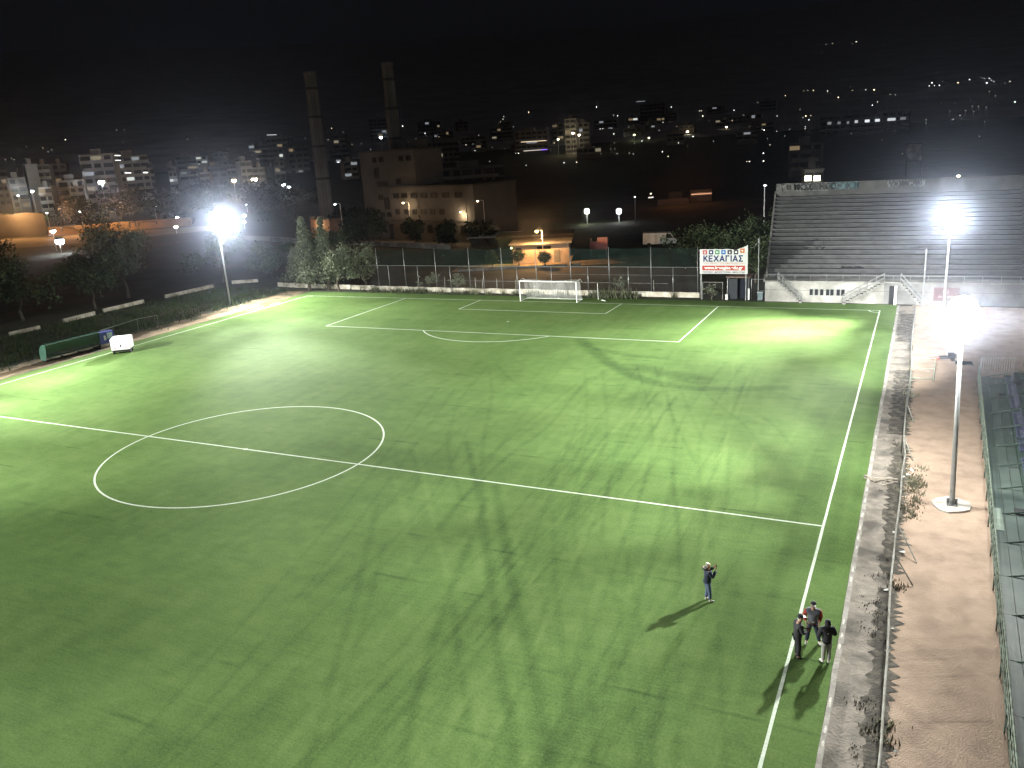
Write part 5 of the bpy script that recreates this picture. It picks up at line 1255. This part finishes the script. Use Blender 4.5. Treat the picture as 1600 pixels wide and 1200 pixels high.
# ------------------------------------------------------------------ apartment blocks
BCOL = [M('render_cream', (.27, .255, .23), (.21, .20, .18), .15, .9), M('render_grey', (.16, .16, .16), (.12, .12, .12), .15, .9), M('render_tan', (.20, .175, .145), (.15, .13, .11), .15, .9), M('render_white', (.32, .31, .30), (.25, .245, .24), .15, .9)]
litm = [emis((1, .86, .6), .22), emis((.85, .93, 1), .28), emis((1, .75, .42), .2), emis((.95, 1, .95), .7)]
mt['balc'] = M('balcony_rail', (.30, .30, .29), (.22, .22, .21), .3, .8)
def block(u0, u1, vt, vb_, r_, ci, label, seed, nlit=1, group='apartment blocks of the town', blank=False, depth=None, yaw=None):
    rnd = random.Random(seed)
    a = atr(u0, vb_, r_); b = atr(u1, vb_, r_); c = (a+b)/2; W_ = (b-a).xy.length; gz = min(TZ(c.x, c.y), c.z); h = atr((u0+u1)/2, vt, r_).z-gz
    yaw = rnd.uniform(-.25, .25) if yaw is None else yaw
    t = thing('apartment_block', label, 'apartment block', (c.x, c.y, gz-.5), math.atan2((b-a).y, (b-a).x)+yaw, group); h += .5
    D_ = depth or rnd.uniform(9, 14); wm = BCOL[ci]
    MB().box(-W_/2, W_/2, 0, D_, 0, h).build('wall', wm, t)
    top = MB(); top.box(-W_/2-.15, W_/2+.15, -.15, D_+.15, h, h+.35)
    top.box(-W_*.2, W_*.12, D_*.3, D_*.7, h+.35, h+2.6)
    for i in range(2): x = rnd.uniform(-W_*.4, W_*.4); top.tube((x, D_*.4, h+.3), (x, D_*.4, h+rnd.uniform(2, 4)), .06, 4)
    top.build('roof', wm, t)
    if blank: return t
    fl = max(2, int(round(h/3.1))); fh = h/fl; nb = max(2, int(W_/3.6)); lit = set()
    for i in range(nlit): lit.add((rnd.randrange(1, fl), rnd.randrange(nb)))
    dark = MB(); rails = MB(); slabs = MB()
    for f in range(1, fl):
        z = f*fh
        x0 = -W_/2+W_*rnd.choice((0, 0, .08)); x1 = W_/2-W_*rnd.choice((0, 0, .1))
        o_ = MB().box(x0, x1, -1.3, -.002, z-.12, z+.1).box(x0, x1, -1.3, -1.2, z+.1, z+1.0).build('balcony', wm if rnd.random() < .7 else 'balc', t)
        for k in range(nb):
            x = -W_/2+W_*(k+.5)/nb; w2 = W_/nb*rnd.choice((.30, .44, .47))
            if (f, k) in lit: MB().box(x-w2, x+w2, -.06, -.005, z+1.02, z+fh-.5).build('window', rnd.choice(litm), t)
            else: dark.box(x-w2, x+w2, -.05, -.005, z+.12, z+fh-.5)  # windows widened so their dark bands also paint the balcony recess shade
    if dark.v: dk = dark.build('windows_and_recess_shade', 'winglass', t); dk['kind'] = 'stuff'
    return t
BL = [ # u0,u1,vtop,vbase,r,colour,label,seed,lit
 (137, 190, 241, 316, 430, 3, 'tallest pale apartment block with stacked balconies behind the white floodlight', 1, 3),
 (190, 243, 243, 312, 445, 0, 'wide pale apartment block with a lit curved balcony right of the tallest one', 2, 3),
 (66, 88, 257, 312, 425, 1, 'grey balconied block joined behind the blank pale wall', 3, 0),
 (88, 112, 256, 300, 470, 1, 'dim grey apartment block left of the tallest block', 4, 1),
 (20, 48, 278, 318, 415, 3, 'small pale block left of the blank walled building', 5, 1),
 (0, 22, 267, 320, 440, 1, 'dim apartment block at the picture edge above the small pitch', 6, 1),
 (94, 138, 282, 318, 412, 3, 'low wide pale block in front with three balcony rows', 7, 0),
 (63, 84, 293, 312, 398, 3, 'low bright white house under a streetlight beside the blank wall', 8, 1),
 (112, 136, 292, 316, 395, 0, 'low pale house at the foot of the tallest block', 9, 0),
 (225, 246, 254, 300, 480, 1, 'dim block behind the right end of the wide pale apartment block', 10, 1),
 (265, 278, 260, 282, 470, 2, 'narrow tower lit warm on two floors between dark trees', 11, 2),
 (282, 312, 250, 285, 520, 1, 'dim wide block left of the warm lit facade', 12, 2),
 (314, 330, 270, 284, 440, 0, 'warm lit pale house above the orange street', 13, 0),
 (330, 372, 252, 280, 560, 1, 'dim grey block above the orange street', 14, 1),
 (379, 397, 252, 284, 440, 0, 'cream apartment house lit by the right hand orange street light', 15, 0),
 (397, 416, 262, 284, 446, 0, 'lower cream house with balconies beside the orange street light', 16, 0),
 (402, 422, 226, 262, 640, 1, 'dim block behind the cream apartment houses', 17, 1),
 (420, 455, 216, 262, 620, 1, 'dark grey block with two lit strips near its roof', 18, 3),
 (432, 448, 252, 284, 480, 0, 'pale narrow block left of the free chimney', 19, 1),
 (455, 488, 230, 280, 560, 2, 'dark tan block just left of the free chimney', 20, 2),
 (524, 548, 210, 262, 620, 1, 'dark block right of the free chimney', 21, 3),
 (540, 562, 252, 285, 480, 0, 'dim pale block tucked left of the factory tower', 22, 2),
 (668, 720, 222, 262, 560, 1, 'dim wide block right of the factory tower roof', 23, 2),
 (690, 790, 262, 288, 330, 1, 'long dark hall behind the factory wing', 24, 0),
 (722, 760, 214, 250, 700, 2, 'dark tan block in the middle of the town', 25, 2),
 (770, 802, 200, 240, 740, 1, 'dark block left of the terrace with string lights', 26, 2),
 (806, 858, 205, 246, 600, 2, 'wide terrace restaurant building with two lines of lights', 27, 2),
 (884, 902, 186, 240, 560, 0, 'house cluster front block lit warm by two street lights', 28, 1),
 (902, 922, 192, 238, 575, 0, 'paler block beside the warm lit house cluster', 29, 1),
 (930, 965, 188, 225, 800, 1, 'dark block right of the warm house cluster', 30, 2),
 (1000, 1040, 162, 212, 820, 1, 'tall dark block with scattered lit windows in mid town', 31, 5),
 (1060, 1085, 196, 232, 680, 2, 'dark tan house under a lamp on the climbing street', 32, 1),
 (1120, 1160, 184, 216, 760, 1, 'dark block carrying one long white light strip', 33, 1),
 (1186, 1212, 158, 205, 900, 1, 'dark block with small lights high above the grandstand end', 34, 3),
 (1232, 1285, 225, 262, 330, 1, 'low dark school building with one orange window behind the grandstand', 35, 1),
 (1280, 1420, 178, 215, 560, 1, 'long dark institutional building with a row of lit windows', 36, 0),
 (1256, 1286, 266, 300, 200, 1, 'small dark house with two bright windows just above the parapet', 37, 0),
 (1445, 1475, 160, 190, 900, 1, 'dark block far up the hill behind the floodlight', 38, 1),
 (1500, 1530, 150, 185, 950, 1, 'dark block on the hill towards the picture corner', 39, 1),
 (580, 612, 186, 225, 820, 1, 'dark block between the two chimneys on the hill', 40, 3),
 (655, 690, 190, 222, 860, 1, 'dark block right of the second chimney on the hill', 41, 2)]
for (u0, u1, vt, vb_, r_, ci, lb, sd, nl) in BL: block(u0, u1, vt, vb_, r_, ci, lb, sd, nl)
block(47, 66, 257, 296, 420, 3, 'plain pale building showing one blank windowless wall', 50, 0, blank=True, yaw=.1)
rnd = random.Random(91)
for i in range(34):
    u = rnd.choice((rnd.uniform(250, 560), rnd.uniform(640, 1190), rnd.uniform(640, 1190))); hz_ = 276.7-.0661*u; r_ = rnd.uniform(480, 950); wpx = rnd.uniform(16, 34)*600/r_
    p_ = atr(u, hz_, r_); q_ = CR.transposed() @ (Vector((p_.x, p_.y, TZ(p_.x, p_.y)))-CAM); vb_ = 600-FPX*q_.y/-q_.z
    block(u, u+wpx, vb_-rnd.uniform(11, 24)*600/r_, vb_, r_, rnd.choice((0, 1, 1, 2, 2)), 'dim nearly unlit block in the crowded hillside part of the town', 200+i, rnd.choice((0, 1, 1, 2)), group='dim blocks of the hillside town')
def light_strip(u0, u1, v0, v1, r_, col, s, label, th=.16):
    a, b = atr(u0, v0, r_), atr(u1, v1, r_); t = thing('light_strip', label, 'light', a); d = b-a
    MB().tube((0,0,0), d, th, 5).build('tube', emis(col, s), t); MB().tube((0, .25, .2), d+Vector((0, .25, .2)), .12, 5).build('fitting', 'housing', t)
RS = 1.0
for args in ((814, 854, 222, 219.5, 596, (1, .78, .5), 1.6, 'warm string of lights along the upper terrace'), (818, 846, 236, 234, 596, (1, .9, .75), 1.2, 'white string of lights along the lower terrace'), (846, 855, 234.2, 233.5, 595.5, (.30, .15, 1), 3, 'purple end of the lower terrace lights'),
             (1135, 1155, 194.5, 193.5, 756, (.9, .93, 1), 3, 'long white light strip high in the dark town'), (1013, 1021, 309, 308, 240, (1, .9, .8), 1.2, 'glowing strip standing for a pale lit ledge beside the red ruinous building'), (1080, 1112, 304, 302, 233, (1, .5, .3), .8, 'glowing strip standing for an orange lit ledge on the red ruinous building'),
             (994, 1008, 159, 158, 820, (.8, .9, 1), .5, 'faint line of light on top of a dark block'), (224, 231, 269.5, 269.5, 440, (1, 1, .95), 5, 'bright white balcony light at the end of the wide pale block'), (195, 205, 270, 270, 440, (1, 1, .95), 3.5, 'glowing strip standing for the lit curved balcony on the wide pale block'), (179, 188, 243, 243, 428, (1, 1, 1), 2.5, 'upper lit strip on the tallest pale block'), (180, 189, 250.5, 250.5, 428, (1, 1, 1), 2.0, 'lower lit strip on the tallest pale block'), (417, 432, 211, 210.5, 616, (.9, .95, 1), 1.0, 'thin lit strip on the roof of the dark grey block'), (527, 537, 253.5, 253, 560, (1, 1, 1), 3, 'white strip light right of the free chimney')):
    light_strip(*args[:6], args[6], args[7])
# lit windows standing out on named buildings
def window_row(name, label, items, r_, col):
    t = thing(name, label, 'windows', atr(items[0][0], items[0][1], r_)); o0 = t.location.copy()
    return t
longb = [o for o in COL.objects if o.get('label', '').startswith('long dark institutional')][0]
house2 = [o for o in COL.objects if o.get('label', '').startswith('small dark house with two')][0]
bpy.context.view_layer.update()
def facade_window(root, u, v, wpx, hpx, mat_, gap=.12):
    """a lit window at the place on the facade plane seen at (u,v)"""
    inv = root.matrix_world.inverted(); o_ = inv @ CAM; d = inv.to_3x3() @ ray(u, v); t_ = (-1.32-o_.y)/d.y; q = o_+d*t_
    k = (q-o_).length/FPX; w_, h_ = wpx*k/2, hpx*k/2
    MB().box(q.x-w_, q.x+w_, -1.42, -1.31, q.z-h_, q.z+h_).build('window', mat_, root)
for (u, v, w_, s) in ((1296, 192.5, 5, .25), (1311, 192, 4, .18), (1325, 191.5, 3, .2), (1338, 190, 4, .6), (1355, 189, 6, 1.0), (1371, 188, 6, .9), (1393, 186.5, 10, .7), (1411, 185, 7, .18)): facade_window(longb, u, v, w_, 3.5, emis((.9, .95, 1), s))
for u in (1262.5, 1276.5): facade_window(house2, u, 278.5, 9, 7.5, emis((1, .95, .72), 3.5))
facade_window(house2, 1272, 287, 5, 7, emis((1, .95, .72), .12))
# scaffold frame lit on the hill
t = thing('scaffold_tower', 'cross braced scaffold front with dim greenish light above the grandstand', 'scaffold', (0,0,0))
a, b, c, d = atr(1416, 251, 300), atr(1440, 251, 300), atr(1440, 224, 300), atr(1416, 224, 300); mid = (c+b)/2
MB().path([a, b, c, d, a], .15, 4).path([a, c], .1, 4).path([b, d], .1, 4).path([(a+d)/2, (b+c)/2], .1, 4).build('brace', 'dark', t)
q = (b-a).normalized().cross(Vector((0,0,1)))*-.6
MB().quad(a-q, b-q, c-q, d-q).build('sheeting', 'plaster', t); e = (a+b)/2+q*8; lamp('street_light', (e.x, e.y, e.z+2), 160, (.95, 1, .8), .2)
MB().tube(a, (a.x, a.y, -.5), .15, 4).tube(b, (b.x, b.y, -.5), .15, 4).build('leg', 'dark', t)
# ------------------------------------------------------------------ lit street lights of the town
GRP = 'distant street lights of the town'
NEAR = [(158, 283, 395, COOL, 60, 1.2, 22000, 'white floodlight on a slim mast before the pale apartment blocks'),
 (365, 281, 405, AMB, 60, 1.0, 26000, 'left of the two glaring amber lights on the orange street'), (397, 279, 415, WARM, 60, 1.3, 26000, 'glaring warm light in front of the cream apartment houses'),
 (50, 298, 392, COOL, 25, .6, 1800, 'white light on the street below the blank wall'), (28, 305, 372, COOL, 18, .4, 300, 'small white light among dark trees at the picture edge'),
 (895, 207, 545, WARM, 25, .8, 6500, 'left warm light on the house cluster'), (905, 210, 552, WARM, 25, .8, 5500, 'right warm light on the house cluster'), (872, 217, 560, (1, .95, .5), 14, .7, 1800, 'yellow light left of the warm house cluster'),
 (991, 210, 640, (.95, 1, .45), 14, .7, 2600, 'yellow green light shining into a tree in the town'), (1014, 220, 640, WARM, 10, .7, 1600, 'dim warm light right of the yellow green one'), (1051, 229, 640, WARM, 22, .9, 4500, 'warm light on the climbing street, lower one'), (1074, 205, 670, WARM, 22, .9, 2600, 'warm light on the climbing street, upper one'),
 (443, 288, 400, COOL, 40, .8, 1800, 'left of a close pair of white lights by the free chimney'), (451, 291, 398, COOL, 40, .8, 900, 'right of a close pair of white lights by the free chimney'),
 (595, 214, 650, COOL, 30, 1.1, 500, 'bright white light between the chimneys'), (1135, 210, 700, WARM, 16, .8, 1500, 'warm light under the long white strip')]
for (u, v, r_, col, s, hd_, pw, lb) in NEAR: sl_at(u, v, 0, r_, head=hd_, col=col, s=s, label=lb, group=None, pw=pw, rr_=.16, dz=-.6)
for (u, v, r_, col, s, hd_, lb) in ((82, 360, 235, COOL, 40, .6, 'white oval street light just left of the brightest one by the orange wall'), (92, 375, 225, COOL, 90, 1.0, 'brightest white floodlight at the right end of the orange wall'), (73, 332, 330, COOL, 14, .32, 'small lamp on a pole where the orange wall ends'), (125, 330, 330, COOL, 18, .38, 'lamp on a slim pole standing above the ochre bank'),
   (241, 322, 330, COOL, 25, .55, 'white lamp on a slim pole in the dark left of the corner mast'), (278, 348, 300, COOL, 45, .5, 'oval white light left of the corner mast, upper of two'), (276, 364, 255, (1, .9, .7), 40, .5, 'warm white light left of the corner mast, lower of two'), (382, 343, 280, COOL, 45, .55, 'oval white light immediately right of the corner mast head'), (385, 319, 330, COOL, 14, .35, 'pin of light on a pole above right of the corner mast head'), (383, 359, 250, COOL, 30, .4, 'small white light below right of the corner mast head'), (366, 375, 215, COOL, 30, .4, 'bluish small light under the corner mast head'),
   (1195, 289, 130, COOL, 22, .16, 'lamp on a tall pole by the upper end of the grandstand'), (1497, 274, 135, WARM, 25, .20, 'lamp on a curved pole rising above the grandstand parapet')):
    sl_at(u, v, 0, r_, head=hd_, col=col, s=s, label=lb, arm=(hd_*.2, 0), rr_=.09)
a = atr(20, 352, 300); lamp('street_light', (a.x, a.y, 9), 15000, SOD, .3); a = atr(110, 358, 285); lamp('street_light', (a.x, a.y, 8), 11000, SOD, .3); a = atr(190, 352, 285); lamp('street_light', (a.x, a.y, 8), 9000, SOD, .3)
a = atr(30, 318, 388); lamp('street_light', (a.x, a.y, 14), 5000, (.9, 1, .85), .3)
FAR = [(182,203,.6),(194,203,.4),(102,218,1),(41,229,.25),(67,231,.5),(75,237,.5),(81,234,.5),(8,249,.4),(18,247,.3),(22,249,.4),(298,203,.3),(293,217,.6),(192,222,.25),(301,250,.7),(311,256,.7),(351,245,.4),(395,242,.4),
 (518,200,.8),(629,197,1.2),(664,208,.9),(685,205,.5),(728,226,.6),(742,235,.9),(739,225,.3),(765,252,.5),(546,243,.3),(547,255,.3),(418,223,1.2),(430,221,.8),(443,234,.9),(475,250,.5),(787,182,.5),(788,187,.5),(782,190,.4),(598,214,.5),
 (826,175,1),(932,167,1.2),(965,181,.9),(959,180,.4),(1004,170,.5),(1049,167,.9),(1093,173,.7),(1096,173,.7),(1098,181,1.1),(1147,172,.8),(1144,188,.6),(1083,213,1.2),(1060,223,1.0),(1035,237,.9),(1044,244,.9),(1003,220,.9),(1019,191,.8),(1029,184,1.1),(1036,191,.7),(1022,197,.8),(1011,190,.5),(959,209,1),(938,201,.7),(942,201,.7),(866,223,.9),(895,222,.9),(810,239,1),(796,209,.7),(802,198,.4),(786,186,.6),(881,254,1),(901,253,.9),(964,240,.4),(822,258,.6),(1171,252,.8),(1017,302,.8),(939,240,.2),
 (1338,65,1),(1301,67.5,.5),(1291,69,.3),(1271,141,.8),(1293,142,.8),(1310,152,1.2),(1227,149,.7),(1332,141,.4),(1353,140,.6),(1366,140,1.4),(1363,164,.8),(1371,159,.6),(1399,148,.4),(1456,129,1.2),(1452,134,.7),(1460,133.5,.7),(1468,133,.9),(1497,129,1.1),(1515,124,.9),(1542,129,1.2),(1546,122,.9),(1534,121,.4),(1553,127,.5),(1538,122.5,.4),(1549,125,.5),(1578,127,.8),(1586,159,1.1),(1519,166,.3),(1529,166,.3),(1500,180,.5),(1259,181,1.2),(1264,187,.9),(1258,198,.6),(1258,201,.6),(1194,203,1.3),(1214,181,.6),(1195,161,.6),(1186,179,.4),(1184,160,.3),(1193,239,1),(1193,251,.9),(1203,226,.5),(1167,252,.4),(1256,142,.2),(1262,141,.2),(1391,147,.25),(1410,240,.15)]
rnd = random.Random(31)
for i in range(110):       # fainter windows and lamps making up the band of town lights
    u = rnd.uniform(300, 1560); hzn = 276.7-.0661*u; FAR.append((round(u, 1), round(hzn+rnd.triangular(-42, 42, -2), 1), round(rnd.uniform(.08, .42), 2)))
for (u, v, s) in FAR:
    p = HIT(u, v, 3.5); g = Vector((p.x, p.y, TZ(p.x, p.y))); r_ = rad(p.x, p.y)
    hd_ = max(.2, .00034*min(r_, 2200))*(.7+.4*s)
    col = rnd.choice((COOL, (1, .93, .78), (1, .80, .50), (.92, .97, 1)))
    street_lamp(g, max(2.5, min(p.z-g.z, 5.0)), hd_, col, round(2.5+9*s*s, 1), 'distant street light showing as a pin of light in the dark town', GRP, (0, 0), 0, .05)
# ------------------------------------------------------------------ haze added for the lamp halos
hz = MB(); hz.box(-4700, 4700, -4700, 4700, -1.1, 640)
hm = bpy.data.materials.new('lamp_halo_haze'); hm.use_nodes = True; n_ = hm.node_tree
n_.nodes.remove(n_.nodes['Principled BSDF'])
pv = n_.nodes.new('ShaderNodeVolumePrincipled'); pv.inputs['Color'].default_value = (.66, .74, 1, 1); pv.inputs['Density'].default_value = HAZE; pv.inputs['Anisotropy'].default_value = .962
n_.links.new(pv.outputs['Volume'], n_.nodes['Material Output'].inputs['Volume'])
tag(hz.build('haze', hm), kind='stuff')
